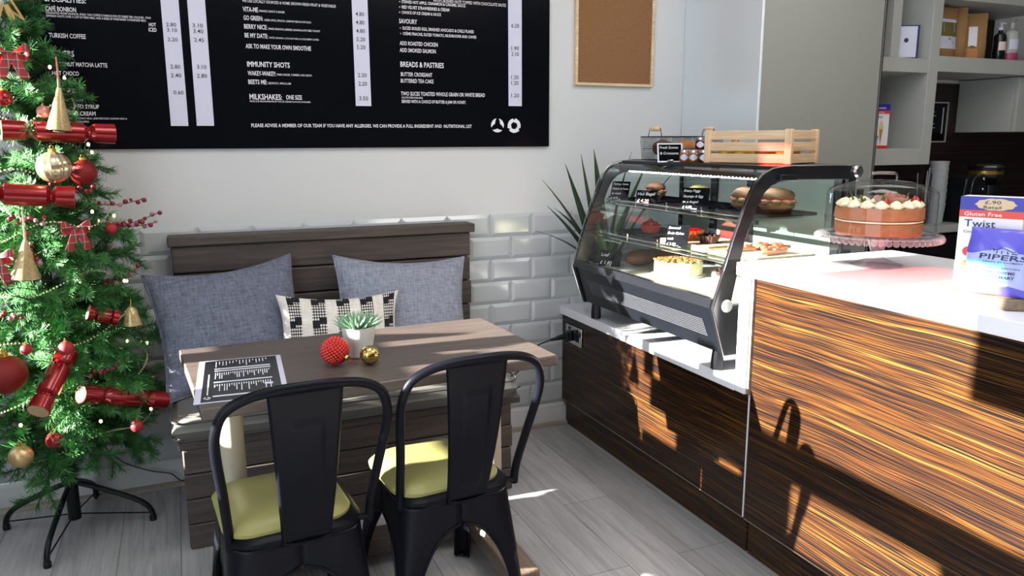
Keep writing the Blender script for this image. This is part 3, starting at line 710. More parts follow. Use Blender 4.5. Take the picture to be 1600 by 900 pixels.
Z1, Z2, Z3 = 1.0955, .9555, .8205
tray('black tray under the seeded rolls on the top shelf', .255, -.42, Z1, .115, .13)
tray('black tray under the muffin on the top shelf', .255, -.72, Z1, .115, .12)
tray('black tray under the filled bagels on the top shelf', .255, -1.06, Z1, .115, .14)
tray('dark tray under the small red tart on the middle shelf', .235, -.42, Z2, .12, .14)
tray('wooden board under the tarts in the middle of the shelf', .235, -.76, Z2, .115, .15, M['pine'])
tray('wooden board under the pizza slices on the middle shelf', .23, -1.08, Z2, .14, .125, M['pine'])
def roll(label, x, y, z, L, r, mt, rz=0, fill=True):
    t = thing('filled_roll', label, 'sandwich', (x, y, z + .0035), rz)
    b = MB(); b.sphere((0, 0, r * .55), 1, 20, sc=(L, r * 1.15, r * .58), rough=.03); b.build('bottom_half', mt, t)
    b = MB(); b.sphere((0, 0, r * 1.28), 1, 20, sc=(L * .98, r * 1.12, r * .62), rough=.03); b.build('top_half', mt, t)
    if fill:
        b = MB()
        for i in range(9):
            a = 2 * PI * i / 9; b.sphere((math.cos(a) * L * .78, math.sin(a) * r * .95, r * .93), r * .34, 10, sc=(1.2, 1, .45), rough=.15)
        b.build('ham_filling', ham, t)
        b = MB()
        for i in range(8):
            a = 2 * PI * (i + .4) / 8; b.sphere((math.cos(a) * L * .86, math.sin(a) * r * 1.02, r * .78), r * .3, 8, sc=(1.3, 1, .3), rough=.3)
        b.build('lettuce', lettuce, t)
    return t
roll('long brown seeded roll at the left of the top shelf', .24, -.40, Z1 + .0065, .060, .036, breadd, 1.25)
roll('round filled bagel left of the black frame post', .22, -1.0, Z1 + .0065, .058, .042, bread, .3)
roll('large filled bagel in view through the end glass', .24, -1.135, Z1 + .0065, .062, .044, bread, -.2)
mf = thing('muffin', 'green-topped seeded muffin in the middle of the top shelf', 'muffin', (.24, -.70, Z1 + .0065))
b = MB(); b.lathe([(.026, 0), (.034, .038)], 24, wob=lambda a, z: 1 + .04 * math.cos(24 * a / 2)); b.build('paper_case', muffin, mf)
b = MB(); b.sphere((0, 0, .050), .045, 20, sc=(1, 1, .55), rough=.07); b.build('muffin_top', muffin, mf)
def tart(label, x, y, z, r, cm, tm, pile):
    t = thing('fruit_tart', label, 'tart', (x, y, z)); b = MB()
    b.lathe([(r * .72, 0), (r, r * .72), (r * .9, r * .72), (r * .82, r * .55), (0, r * .55)], 40, wob=lambda a, zz: 1 + .035 * math.cos(20 * a)); b.build('pastry_shell', cm, t)
    b = MB()
    for i in range(11):
        a = 2.4 * i; q = r * .62 * math.sqrt(i / 11); b.sphere((q * math.cos(a), q * math.sin(a), r * .62 + (r * .35 * (1 - q / r) if pile else 0)), r * .27, 10, rough=.05)
    if pile: b.sphere((0, 0, r * 1.12), r * .24, 10)
    b.build('topping', tm, t); return t
redp = mat('red_pastry', 'd9583f', .55, var=.15)
tart('small red tart piled with berries at the left of the middle shelf', .22, -.40, Z2 + .0065, .044, redp, berry, True)
tart('red berry tart behind the price slate', .25, -.655, Z2 + .0065, .046, pastry, berry, False)
tart('pale pastry tart topped with chocolate before the berry tart', .16, -.70, Z2 + .0065, .040, pastry, choc, False)
tart('dark chocolate tart right of the red berry tart', .22, -.80, Z2 + .0065, .042, choc, choc, False)
for i, (x, y, rz, lb) in enumerate([(.165, -1.025, .3, 'red pizza slice left of the black frame post'), (.215, -1.135, .5, 'red pizza slice in view through the end glass'), (.325, -1.045, 2.8, 'red pizza slice at the back of the middle shelf')]):
    t = thing('pizza_slice', lb, 'pizza', (x, y, Z2 + .0105), rz); b = MB(); b.prism([(-.06, 0), (.06, -.045), (.068, 0), (.06, .045)], 'z', 0, .012); b.build('base', pastry, t, bevel=.003)
    b = MB()
    for k in range(14):
        u = random.uniform(-.02, .055); b.sphere((u, random.uniform(-.32, .32) * (u + .06), .015), .010, 8, sc=(1.2, 1, .6), rough=.15)
    b.build('topping', redp, t)
def cheesecake(label, x, y, z, r, h, top, cut=None):
    t = thing('cheesecake', label, 'cake', (x, y, z)); b = MB(); b.lathe([(r + .012, .0005), (r + .012, .004), (0, .004)], 36); b.build('paper', paper, t)
    b = MB(); b.lathe([(r * .98, .0045), (r, .015), (r, h - .006), (r * .97, h), (0, h)], 40, wob=lambda a, zz: 1 + .008 * math.sin(9 * a)); b.build('filling', chz, t)
    b = MB()
    for k in range(150):
        a = random.uniform(0, 2 * PI); q = r * math.sqrt(random.random()) * .97; b.sphere((q * math.cos(a), q * math.sin(a), h + .002), random.uniform(.006, .011), 6, sc=(1.2, 1, .6), rough=.25)
    b.build('crumb_topping', top, t); return t
cheesecake('whole nut-topped cheesecake on the bottom deck', .185, -.66, Z3, .095, .058, nuts)
cheesecake('white cream cake on the bottom deck behind the black frame post', .19, -1.03, Z3, .10, .062, choc)
for i, (x, y, lb) in enumerate([(.345, -.325, 'pale loaf at the left end of the bottom deck'), (.165, -.41, 'brown loaf beside the price slate on the bottom deck')]):
    t = thing('bread_loaf', lb, 'bread', (x, y, Z3 + .003), .3 * i); b = MB(); b.sphere((0, 0, .034), 1, 20, sc=(.085, .05, .034), rough=.03); b.build('loaf', [bread, breadd][i], t)
# chalk price slates
def slate_card(label, x, y, z, w, h, lines, rz=-1.35, tilt=.35, frame=None, shear=.0):
    t = thing('price_slate', label, 'price card', (x, y, z)); t.rotation_euler = (0, 0, rz)
    R = rotM(-tilt); b = MB(); b.box(-w / 2, w / 2, 0, .003, 0.002, h); b.xf(R); b.build('slate', slate, t, smooth=False)
    b = MB(); nl = len(lines)
    for i, s in enumerate(lines):
        c = h / nl * .42; zz = h - (i + .78) * h / nl * .98; ww = min(w * .88, len(s) * c * .62); put_text(b, s, -w * .44, -w * .44 + ww, zz, c, 0, lambda a, q: (a, -.0009, q), shear=.2)
    b.xf(R); b.build('chalk_writing', chalk, t, smooth=False)
    b = MB(); b.box(-.012, .012, -.006, .012, 0.0005, .008); b.build('clip', M['chrome'], t, bevel=.002)
    if frame:
        b = MB(); b.ring([(-w / 2 - .004, -.002), (w / 2 + .004, -.002), (w / 2 + .004, h + .004), (-w / 2 - .004, h + .004)], [(-w / 2 + .001, .003), (w / 2 - .001, .003), (w / 2 - .001, h - .001), (-w / 2 + .001, h - .001)], 'y', -.002, .005); b.xf(R); b.build('frame', frame, t)
    return t
slate_card('purple-black slate at the left end of the top shelf reading turkey', .106, -.318, Z1, .085, .085, ['Turkey, Swiss', 'cheese & Pesto', 'on toast', '£ 4.50'], -1.0)
slate_card('small slate in front of the seeded roll on the top shelf', .110, -.53, Z1, .085, .058, ['Hot Bagel', '£ 4.20'], -.75)
slate_card('slate before the muffin and bagels reading sharp piggy', .114, -.845, Z1, .10, .085, ['Sharp Piggy', 'Sausage & Egg', 'in a bagel', '£ 4.50'], -.8)
slate_card('slate in front of the tarts on the middle shelf', .072, -.80, Z2, .085, .085, ['Seasonal', 'Fruit Cakes', 'each', '£ 2.50'], -.9)
slate_card('blue-grey slate with a price at the left of the bottom deck', .035, -.37, Z3, .10, .07, ['Loaf', '£ 1.80'], -1.0)
# ---------------------------------------------------------------- on top of the case
ZT_ = 1.2645
for ax_ in 'yz': M['crate_' + ax_] = wood('crate_pine_' + ax_, 'd8b48c', 'e2c29c', 'eccfae', ax_, .8, .55, .12)
cr = thing('wooden_crate', 'slatted pale pine crate on top of the display case', 'crate', (.300, -1.12, ZT_), .349)
E1 = Vector((-.342, .94, 0)); E2 = Vector((.94, .342, 0)); L1, L2, H = .335, .19, .118
Mx = Matrix(((E2.x, E1.x, 0, 0), (E2.y, E1.y, 0, 0), (0, 0, 1, 0), (0, 0, 0, 1)))
for k in range(3):
    z0 = .004 + k * .0405
    for y0, y1, x0, x1 in ((0, L1, 0, .008), (0, L1, L2 - .008, L2), (0, .008, .008, L2 - .008), (L1 - .008, L1, .008, L2 - .008)):
        b = MB(); b.box(x0, x1, y0, y1, z0, z0 + .031); b.build('slat', M['crate_y'] if y1 - y0 > .1 else M['crate'], cr, bevel=.0015)
for x, y in ((-.006, -.004), (-.006, L1 - .022), (L2 - .010, -.004), (L2 - .010, L1 - .022)):
    b = MB(); b.box(x, x + .016, y, y + .026, .001, H + .002); b.build('corner_post', M['crate_z'], cr, bevel=.0015)
b = MB(); b.box(.01, L2 - .01, .01, L1 - .01, .001, .008); b.build('floor_board', M['crate_y'], cr)
ylw = mat('yellow_fruit', 'c9a227', .45, var=.15); org = mat('brown_orange_fruit', 'a5662f', .5, var=.2)
fr_pos = [(.04, .27), (.04, .205), (.045, .045), (.12, .06), (.13, .24), (.045, .125), (.12, .15)]
for i, (x, y) in enumerate(fr_pos):
    p = Mx @ Vector((x, y, 0)); o_ = i in (5, 6)
    nm = ['by the far post', 'second from the far post', 'at the near corner', 'in the near right corner', 'behind at the far end'][i] if not o_ else ['against the front slats', 'behind the front one'][i - 5]
    t = thing('round_fruit', ('orange-brown' if o_ else 'yellow') + ' fruit inside the slatted crate ' + nm, 'fruit', (cr.location.x + p.x, cr.location.y + p.y, ZT_ + .0095), 0, 'fruit in the slatted crate')
    b = MB(); b.sphere((0, 0, .031), .031, 16, sc=(1.05, .95, 1)); b.build('skin', org if o_ else ylw, t)
    b = MB(); b.lathe([(.004, 0), (.003, .006)], 6, (0, 0, .060)); b.build('stalk', choc, t)
# wire basket with bread, jars and scone slate
wire = mat('black_wire', (.015, .015, .018), .4, .3)
bs_ = thing('wire_basket', 'black wire basket with wooden grip handles behind the pine crate', 'basket', (.335, -.445, ZT_), .28)
BL, BW, BH = .175, .085, .098
b = MB()
for z, e in ((.003, .014), (.05, .005), (BH, 0)): b.tube([(x, y, z) for x, y in rrect(-BL + e, BL - e, -BW + e, BW - e, .02, 4)], .0024 if z > .09 else .0012, 6, True)
b.build('rim', wire, bs_)
b = MB()
for i in range(37):
    x = -BL + .01 + i * (2 * BL - .02) / 36
    for y in (-BW, BW): b.tube([(x, y * .9, .003), (x, y, BH)], .0008, 4)
for i in range(19):
    y = -BW + .01 + i * (2 * BW - .02) / 18
    for x in (-BL, BL): b.tube([(x * .93, y, .003), (x, y, BH)], .0008, 4)
for k in range(11):
    z = .008 + k * .0082; b.tube([(x, y, z) for x, y in rrect(-BL + .004, BL - .004, -BW + .004, BW - .004, .02, 3)], .0008, 4, True)
b.build('wire_mesh', wire, bs_)
for s in (-1, 1):
    b = MB(); b.tube([(s * BL, -.035, BH), (s * BL, -.028, BH + .032), (s * BL, .028, BH + .032), (s * BL, .035, BH)], .0018, 6); h = b.build('handle', wire, bs_)
    b = MB(); b.lathe([(.007, -.025), (.010, -.018), (.010, .018), (.007, .025)], 14, M=Matrix.Translation((s * BL, 0, BH + .032)) @ Euler((PI / 2, 0, 0)).to_matrix().to_4x4()); b.build('wooden_grip', M['crate'], h)
for i, (x, y, rz, lb) in enumerate([(-.09, .0, .1, 'brown croissant in the wire basket beside the scone slate'), (.065, .01, -.1, 'golden croissant in the wire basket behind the jars')]):
    q = rotM(0, 0, .28, (.335, -.445, ZT_)) @ Vector((x, y, .006)); t = thing('croissant', lb, 'pastry', q, rz + .28, 'pastries in the wire basket')
    b = MB(); pts = [(.06 * math.cos(a) , .05 * math.sin(a) - .02, .036 + .012 * math.sin(a)) for a in [PI * k / 12 for k in range(13)]]
    b.tube(pts, [.010 + .022 * math.sin(PI * k / 12) * (1 + .12 * math.cos(k * 2.2)) for k in range(13)], 12); b.build('pastry', [bread, pastry][i], t)
jam = [mat('amber_jam', '9a5a1c', .25, var=.1), mat('dark_red_jam', '4a1018', .25, var=.1)]
lidm = mat('jar_lid', 'c9c9cc', .25, .8); 
for i, (x, y, z, k, lb) in enumerate([(.198, -.660, 0, 0, 'amber honey jar at the left of the small jars'), (.205, -.710, 0, 0, 'amber honey jar between the left jar and the red jar'), (.215, -.760, 0, 1, 'dark red jam jar beside the pine crate'), (.275, -.655, .048, 1, 'dark jar with an oval white label stacked behind the others')]):
    t = thing('jam_jar', lb, 'jar', (x, y, ZT_ + z), 0, 'small preserve jars')
    b = MB(); b.lathe([(.019, .0005), (.022, .006), (.022, .032), (.018, .037)], 20); b.build('glass_jar', jam[k], t)
    b = MB(); b.lathe([(.0195, .0372), (.0195, .046), (.017, .0478), (0, .0478)], 20); b.build('lid', lidm, t)
    b = MB(); b.grid(lambda u, v: (.0224 * math.cos(3.9 + (u - .5) * 1.5 * math.sin(PI * v)), .0224 * math.sin(3.9 + (u - .5) * 1.5 * math.sin(PI * v)), .019 + (v - .5) * .026), 8, 8); b.build('label', M['bartint'], t)
rs = thing('jar_riser', 'small clear riser block under the stacked dark jar', 'stand', (.275, -.655, ZT_), 0); b = MB(); b.box(-.022, .022, -.022, .022, .0005, .0475); b.build('block', M['acryl'], rs, smooth=False)
slate_card('white-edged slate propped on the case reading fresh scones and croissants', .168, -.605, ZT_ + .0005, .092, .070, ['Fresh Scones', '& Croissants', ' '], -.35, .25, M['bartint'])
# plant behind the case end
pl = thing('potted_plant', 'potted snake plant with long pointed leaves behind the display case', 'plant', (.16, -.125, .588))
b = MB(); b.lathe([(.055, .0005), (.075, .12), (.078, .14), (.07, .14), (.068, .125), (0, .125)], 28); b.build('pot', M['tile'], pl)
b = MB(); b.lathe([(0, .128), (.068, .126)], 20); b.build('soil', choc, pl)
leafm = mat('dark_plant_leaf', '2f4a2a', .4, var=.35, scale=14, stretch=(1, 1, .2)); leafl = mat('pale_plant_leaf', '7fae5e', .4, var=.3, scale=14)
def blade(parent, p0, d, L, w, bend, mt, name='leaf', n=14, fold=.3):
    d = Vector(d).normalized(); side = d.cross(Vector((0, 0, 1))); side = side.normalized() if side.length > .01 else Vector((1, 0, 0)); b_ = Vector(bend); b = MB(); p0 = Vector(p0)
    pts = [p0 + d * L * t + b_ * t * t for t in [i / n for i in range(n + 1)]]; vs = []
    for i, p in enumerate(pts):
        t = i / n; ww = w * min(1, .45 + t * 1.6) * max(0.02, (1 - t ** 2.2)); nrm = side.cross(d).normalized()
        vs += [p - side * ww, p + nrm * ww * fold, p + side * ww]
    b.add(vs, [(3 * i + k, 3 * i + k + 1, 3 * i + k + 4, 3 * i + k + 3) for i in range(n) for k in (0, 1)])
    return b.build(name, mt, parent, solid=.0012)
for dx_, dy_, L, w, bx, by, bz, mk in [(-.55, -.12, .56, .022, -.06, -.02, -.03, 0), (-.38, .02, .62, .024, -.08, 0, .0, 0), (-.42, -.15, .70, .024, -.02, -.03, .02, 0), (-.22, 0, .70, .025, .0, 0, .02, 0), (-.3, -.1, .52, .022, -.10, 0, -.05, 0), (-.10, -.1, .74, .024, -.02, .02, 0, 0), (.05, -.05, .72, .024, .05, 0, .0, 0),
                                   (.22, .0, .70, .022, .06, 0, 0, 0), (.30, -.1, .69, .020, .11, -.02, -.01, 0), (-.14, -.15, .38, .024, -.03, -.03, 0, 1), (.05, -.14, .42, .028, .02, -.02, 0, 1), (-.28, -.12, .40, .024, -.02, -.02, 0, 1), (.2, -.12, .45, .022, .03, 0, 0, 0), (-.45, .02, .45, .022, -.12, 0, -.08, 0)]:
    blade(pl, (.0 + dx_ * .03, dy_ * .03, .12), (dx_, dy_, 1), L * .85, w * 1.25, (bx * 1.5, by, bz - .02), leafl if mk else leafm)
# ================================================================ cake on the high worktop
ZW = .9685; CX, CY = .325, -1.485
cs = thing('cake_stand', 'clear pedestal cake stand with beaded rim on the white worktop', 'cake stand', (CX, CY, ZW))
clear = M['stand'] = glass('stand_clear', (.985, .98, .99), ior=1.6, milk=.05)  # milk mixes in white to stand for highlights the dark room lacks
b = MB(); b.lathe([(0, .003), (.030, .004), (.072, .0005), (.075, .004), (.05, .012), (.026, .022), (.017, .032), (.020, .036), (.016, .041), (.020, .052), (.028, .072), (.030, .082), (.026, .090), (0, .090)], 36); b.build('pedestal', glass('pedestal_clear', (.9, .9, .94), ior=1.7, milk=.10), cs)
b = MB(); b.lathe([(0, .090), (.15, .092), (.176, .095), (.178, .099), (.172, .101), (.15, .098), (0, .096)], 56); b.build('plate', clear, cs)
b = MB()
for i in range(56): a = 2 * PI * i / 56; b.sphere((.174 * math.cos(a), .174 * math.sin(a), .088), .0095, 8, sc=(1, 1, 1.1))
b.build('beaded_rim', clear, cs)
ck = thing('layer_cake', 'two-layer sponge cake with piped buttercream on the clear stand', 'cake', (CX - .005, CY, ZW + .1015))
wob_ = lambda a, z: 1 + .006 * math.sin(7 * a + z * 90)
b = MB(); b.lathe([(.115, 0), (.122, .004), (.122, .032), (.118, .036), (0, .036)], 48, wob=wob_); b.build('sponge_layer', sponge, ck)
b = MB(); b.lathe([(.116, .0362), (.122, .038), (.121, .0415), (.112, .043), (0, .043)], 48, wob=lambda a, z: 1 + .01 * math.sin(11 * a)); b.build('cream_filling', creamf, ck)
b = MB(); b.lathe([(.118, .0432), (.125, .047), (.124, .076), (.119, .080), (0, .080)], 48, wob=wob_); b.build('sponge_layer', sponge, ck)
for i in range(16):
    a = 2 * PI * i / 16; b = MB(); b.lathe([(.018, .080), (.021, .086), (.017, .093), (.010, .099), (.003, .103)], 14, (.101 * math.cos(a), .101 * math.sin(a), 0), wob=lambda q, z: 1 + .08 * math.cos(6 * q + z * 200)); b.build('cream_swirl', creamf, ck)
rosec = mat('rose_peach', 'd9a08a', .6, var=.1)
b = MB()
for k in range(5):
    r = .008 + .0075 * k
    b.grid(lambda u, v: (r * (1 + .25 * v) * math.cos(2 * PI * u + k), -.04 + r * (1 + .25 * v) * math.sin(2 * PI * u + k), .092 + .030 * v * (1 - .10 * k) + .003 * math.sin(5 * 2 * PI * u)), 28, 5)
b.build('sugar_rose', rosec, ck)
for i in range(10):
    a = 2 * PI * i / 10 + .2; blade(ck, (.072 * math.cos(a), .072 * math.sin(a), .086), (math.cos(a) * .4, math.sin(a) * .4, 1), .026 if i % 3 else .040, .007, (0, 0, 0), lettuce, 'mint_leaf', 6)
for i, (x, y) in enumerate([(.055, -.085), (.085, -.05), (.095, .0), (.02, -.07), (-.06, -.075), (.05, -.02)]):
    b = MB(); b.lathe([(.002, .080), (.012, .088), (.010, .100), (.002, .112)], 12, (x, y, 0)); b.build('strawberry', berry, ck)
dm = thing('cake_dome', 'clear dome lid over the layer cake', 'dome', (CX, CY, ZW + .1025))
b = MB(); b.lathe([(.153, .0), (.156, .002), (.154, .118), (.150, .128), (.13, .140), (.08, .153), (.04, .158), (0, .159)], 56); b.build('dome', M['acryl'], dm)
b = MB(); b.tube(smooth_path([(-.034, .02, .158), (-.033, .02, .172), (-.022, .013, .178), (.022, -.013, .178), (.033, -.02, .172), (.034, -.02, .158)], 4), .0055, 8); b.build('handle', M['acryl'], dm)
# ================================================================ log slice with cone box and crisps
bark = mat('bark', '8b7a66', .9, var=.5, scale=60, bmp=.9, bscale=90); logw = wood('log_face', 'b08c62', 'c9a87c', 'dcc29a', 'z', .4)
lg = thing('log_slice', 'round bark-edged log slice on the white worktop', 'log slice', (.165, -1.985, ZW))
b = MB(); b.lathe([(.133, .0005), (.137, .006), (.135, .020), (.131, .026)], 90, wob=lambda a, z: 1 + .02 * math.sin(13 * a) + .012 * math.sin(37 * a + z * 300) + .01 * math.sin(71 * a)); b.build('bark', bark, lg, angle=20)
b = MB(); b.lathe([(.128, .027), (0, .0275)], 60); b.build('cut_face', logw, lg)
ZL = ZW + .0283
blue = mat('carton_blue', '2b2f9e', .4, var=.06); redc = mat('carton_red', 'd8412c', .4, var=.05); whitec = mat('carton_white', 'ecebf0', .4, var=.02); cone = mat('wafer_brown', 'b8813f', .6, var=.2, scale=60); icec = mat('ice_cream_print', 'dccf9e', .6, var=.1)
bgold = mat('sticker_beige', 'cdb894', .7, var=.04); navy = mat('print_navy', '26305e', .5); redtxt = mat('print_pale', 'f0d8d2', .5)
def cone_box(name, label, loc, rz, W, D, H, full=True, sticker=False, cat='box'):
    t = thing(name, label, cat, loc, rz); x = W / 2; F = -D / 2
    b = MB(); b.box(-x, x, F, D / 2, .0005, H); b.build('carton', whitec, t, bevel=.0008)
    f = lambda z0, z1, mt, nm, x0=-x, x1=x: (lambda b: b.build(nm, mt, t, smooth=False))(MB().box(x0 - (.0004 if x0 == -x else 0), x1 + (.0004 if x1 == x else 0), F - .0005, F + .004, z0, z1))
    f(H * .86, H + .0004, blue, 'blue_band'); f(H * .785, H * .86, redc, 'red_band'); f(.0004, H * .07, redc, 'base_band')
    b = MB(); b.prism([(x * .10, H * .06), (x * .32, H * .44), (-x * .12, H * .44)], 'y', F - .0007, F); b.build('cone_print', cone, t, smooth=False)
    b = MB(); b.lathe([(0, 0), (.13 * W, .0), (.15 * W, .04 * H), (.10 * W, .12 * H), (.03 * W, .19 * H), (0, .20 * H)], 16, M=Matrix.Translation((x * .1, F, H * .44)) @ Matrix.Diagonal((1, .03, 1, 1))); b.build('ice_cream_print', icec, t)
    b = MB(); b.lathe([(0, 0), (.085 * W, 0), (.085 * W, .0006), (0, .0006)], 20, M=Matrix.Translation((-x * .62, F - .0001, H * .42)) @ Euler((PI / 2, 0, 0)).to_matrix().to_4x4()); b.build('red_disc', redc, t)
    b = MB(); b.lathe([(.07 * W, 0), (.085 * W, 0), (.085 * W, .0006), (.07 * W, .0006)], 20, M=Matrix.Translation((-x * .62, F - .0001, H * .27)) @ Euler((PI / 2, 0, 0)).to_matrix().to_4x4()); b.build('ring_print', cone, t)
    b = MB(); put_text(b, 'Twist', -x * .82, x * .18, H * .685, H * .075, 0, lambda a, q: (a, F - .001, q)); put_text(b, 'Cones', -x * .82, -x * .40, H * .62, H * .026, 0, lambda a, q: (a, F - .001, q)); b.build('lettering', navy, t, smooth=False)
    b = MB(); put_text(b, 'Gluten Free', -x * .85, x * .35, H * .80, H * .04, 1, lambda a, q: (a, F - .001, q))
    if not sticker: put_text(b, 'greatwhip', -x * .4, x * .5, H * .90, H * .04, 1, lambda a, q: (a, F - .001, q))
    b.build('band_lettering', redtxt, t, smooth=False)
    if sticker:
        n = 28; pts = [((.30 + .018 * math.cos(10 * 2 * PI * i / n)) * W * 1.05 * math.cos(2 * PI * i / n) + x * .12, H * .925 + H * .062 * (1 + .05 * math.cos(10 * 2 * PI * i / n)) * math.sin(2 * PI * i / n)) for i in range(n)]
        b = MB(); b.prism(pts, 'y', F - .0012, F - .0004); s = b.build('price_sticker', bgold, t, smooth=False)
        b = MB(); put_text(b, '£.90', -x * .22, x * .28, H * .93, H * .035, 0, lambda a, q: (a, F - .0018, q)); put_text(b, 'Retail', -x * .25, x * .30, H * .88, H * .032, 0, lambda a, q: (a, F - .0018, q)); b.build('sticker_writing', navy, s, smooth=False)
    return t
cone_box('cone_carton', 'blue and white ice cream cone carton with a price sticker on the log slice', (.1135, -1.991, ZL), -1.15, .128, .06, .22, sticker=True)
t = thing('navy_carton', 'dark navy carton behind the crisp packet at the worktop edge', 'box', (.19, -2.09, ZL), -1.15)
nav2 = mat('carton_navy', '1e2c3c', .45, var=.1); b = MB(); b.box(-.05, .05, -.03, .03, .0005, .205); b.build('carton', nav2, t, bevel=.001)
b = MB(); b.lathe([(0, 0), (.020, 0), (.020, .0008), (0, .0008)], 14, M=Matrix.Translation((-.012, -.0302, .18)) @ Euler((PI / 2, 0, 0)).to_matrix().to_4x4()); b.build('price_sticker', bgold, t)
# crisp packet
bagp = mat('packet_violet', '5a55c8', .3, var=.1, spec=.6, coat=.2); bagt = mat('packet_turquoise', '7fd6dc', .3, var=.08, spec=.6); bagl = mat('packet_lilac', 'a9b2e6', .3, var=.06, spec=.6)
pk = thing('crisp_packet', 'violet and turquoise crisp packet leaning on the cone carton', 'crisp packet', (.070, -2.050, ZL + .001), -1.05); pk.rotation_euler = (-.06, .03, -1.05); pk.scale = (1, 1, .88)
PW, PH = .070, .172
def bagF(x, z, s=-1):
    e = max(0, (1 - (x / PW) ** 2)) ** .55 * max(0, math.sin(PI * min(1, max(0, z / PH)))) ** .5
    wr = .0016 * math.sin(x * 160 + z * 60) * math.sin(z * 90)
    return (x * (1 + .03 * math.cos(z * 60)), s * (.024 * e + wr * e), z)
def bagm(i, j):
    x = (i + .5) / 100 * 2 - 1; z = (j + .5) / 110
    cloud = .62 + .11 * math.exp(-((x + .0) / .42) ** 2) + .05 * math.exp(-((x - .75) / .25) ** 2) + .015 * math.sin(9 * x)
    if z > cloud or z < .14 + .02 * math.sin(6 * x): return 0
    return 1 if (z < .52 and z > .20 and x < .2 - (z - .3) * .6) else 2
b = MB(); b.grid(lambda u, v: bagF((2 * u - 1) * PW, v * PH), 100, 110, mf=bagm); b.grid(lambda u, v: bagF((2 * u - 1) * PW, v * PH, 1), 36, 40, m=0); b.build('packet', [bagp, bagt, bagl], pk, angle=80)
tf = lambda x, z: (lambda p: (p[0], p[1] - .0012, p[2]))(bagF(x, z))
b = MB(); put_text(b, 'PIPERS', -.043, .046, .094, .013, 1, tf, shear=.1); put_text(b, 'CRISPS BY FARMERS', -.036, .040, .086, .004, 0, tf)
put_text(b, 'GREAT BRITISH', -.033, .036, .071, .004, 0, tf); put_text(b, 'WILD THYME', -.040, .030, .058, .0075, 1, tf); put_text(b, '& ROSEMARY', -.040, .030, .046, .0075, 1, tf); put_text(b, 'CRISPS', -.018, .010, .037, .004, 0, tf)
# sheep-like line emblem: strokes over the cloud
for q in ([(-.012, .118), (-.004, .124), (.006, .122), (.014, .117), (.024, .116)], [(-.010, .116), (-.012, .110)], [(-.002, .117), (-.002, .110)], [(.008, .116), (.010, .110)], [(-.012, .118), (-.018, .121), (-.016, .115)], [(.016, .112), (.028, .111)]):
    b.tube([tf(x, z) for x, z in q], .0011, 5)
b.build('lettering', navy, pk, smooth=False)
# ================================================================ christmas tree
TX, TY = -2.05, -.27
tr = thing('christmas_tree', 'slim artificial green christmas tree on a four-legged metal stand by the tiled wall', 'christmas tree', (TX, TY, 0))
trunkm = mat('tree_pole', '24382c', .5, var=.2); standm = mat('stand_green_black', '14201f', .35, .4)
b = MB(); b.tube([(0, 0, .05), (0, 0, 1.70)], [.016] * 2, 12); b.build('trunk', trunkm, tr)
b = MB(); b.tube([(0, 0, .045), (0, 0, .195)], .021, 16); b.build('stand_socket', standm, tr)
for k, a in enumerate((-1.80, -.11, 1.40, 2.72)):
    c_, s_ = math.cos(a), math.sin(a); b = MB()
    b.tube(smooth_path([(c_ * .015, s_ * .015, .178), (c_ * .08, s_ * .08, .150), (c_ * .17, s_ * .17, .105), (c_ * .225, s_ * .225, .070), (c_ * .248, s_ * .248, .035), (c_ * .25, s_ * .25, .006)], 5), .0095, 10); o = b.build('stand_leg', standm, tr)
    b = MB(); b.tube([(c_ * .02, s_ * .02, .060), (c_ * .245, s_ * .245, .030)], .0028, 6); b.build('brace_wire', standm, o)
    b = MB(); b.lathe([(.0125, .001), (.0125, .018), (.010, .020)], 12, (c_ * .25, s_ * .25, 0)); b.build('foot_cap', M['dark'], o)
need = [mat('needle_green', (.075, .25, .065), .5, var=.45, scale=30, spec=.3), mat('needle_dark', (.035, .16, .05), .5, var=.4, scale=30, spec=.3)]
def branch_mesh(L, seed, droop):
    rnd = random.Random(seed); b = MB(); twigs = [([(t * L, 0, L * (.16 * math.sin(t * 2.6) - droop * t * t)) for t in [i / 8 for i in range(9)]], 1.0)]
    ns = max(5, int(L / .028))
    for k in range(ns):
        t = .22 + .74 * k / ns; i = int(t * 8); p = Vector(twigs[0][0][i]).lerp(Vector(twigs[0][0][min(8, i + 1)]), t * 8 - i); s = 1 if k % 2 else -1
        l = (.055 + .085 * (1 - t)) * (L / .3) ** .5 * rnd.uniform(.85, 1.2); a = s * rnd.uniform(.55, 1.05); e = rnd.uniform(-.25, .55)
        d = Vector((math.cos(a) * math.cos(e), math.sin(a) * math.cos(e), math.sin(e)))
        twigs.append(([tuple(p + d * l * q + Vector((0, 0, -.012 * q * q))) for q in (0, .25, .5, .75, 1)], .9))
    for pts, w in twigs:
        P = [Vector(p) for p in pts]; b.tube(P, .0016, 4, m=1)
        tot = sum((P[i + 1] - P[i]).length for i in range(len(P) - 1)); n = int(tot / .0028)
        for k in range(n):
            u = (k + rnd.random()) / n * (len(P) - 1); i = min(len(P) - 2, int(u)); p = P[i].lerp(P[i + 1], u - i); d = (P[i + 1] - P[i]).normalized()
            o1 = d.orthogonal().normalized(); o2 = d.cross(o1); ph = rnd.uniform(0, 2 * PI)
            for q in range(4):
                a = ph + q * 2.1 + rnd.uniform(-.4, .4); nd = (d * rnd.uniform(.35, .9) + o1 * math.cos(a) + o2 * math.sin(a)).normalized(); l = rnd.uniform(.020, .031)
                sd = nd.cross(d); sd = (sd.normalized() if sd.length > .01 else o1) * .00125; tip = p + nd * l
                b.add([p - sd, p + sd, tip + sd * .5, tip - sd * .5], [(0, 1, 2, 3)], 0 if rnd.random() < .7 else 1)
    return b
protos = {}
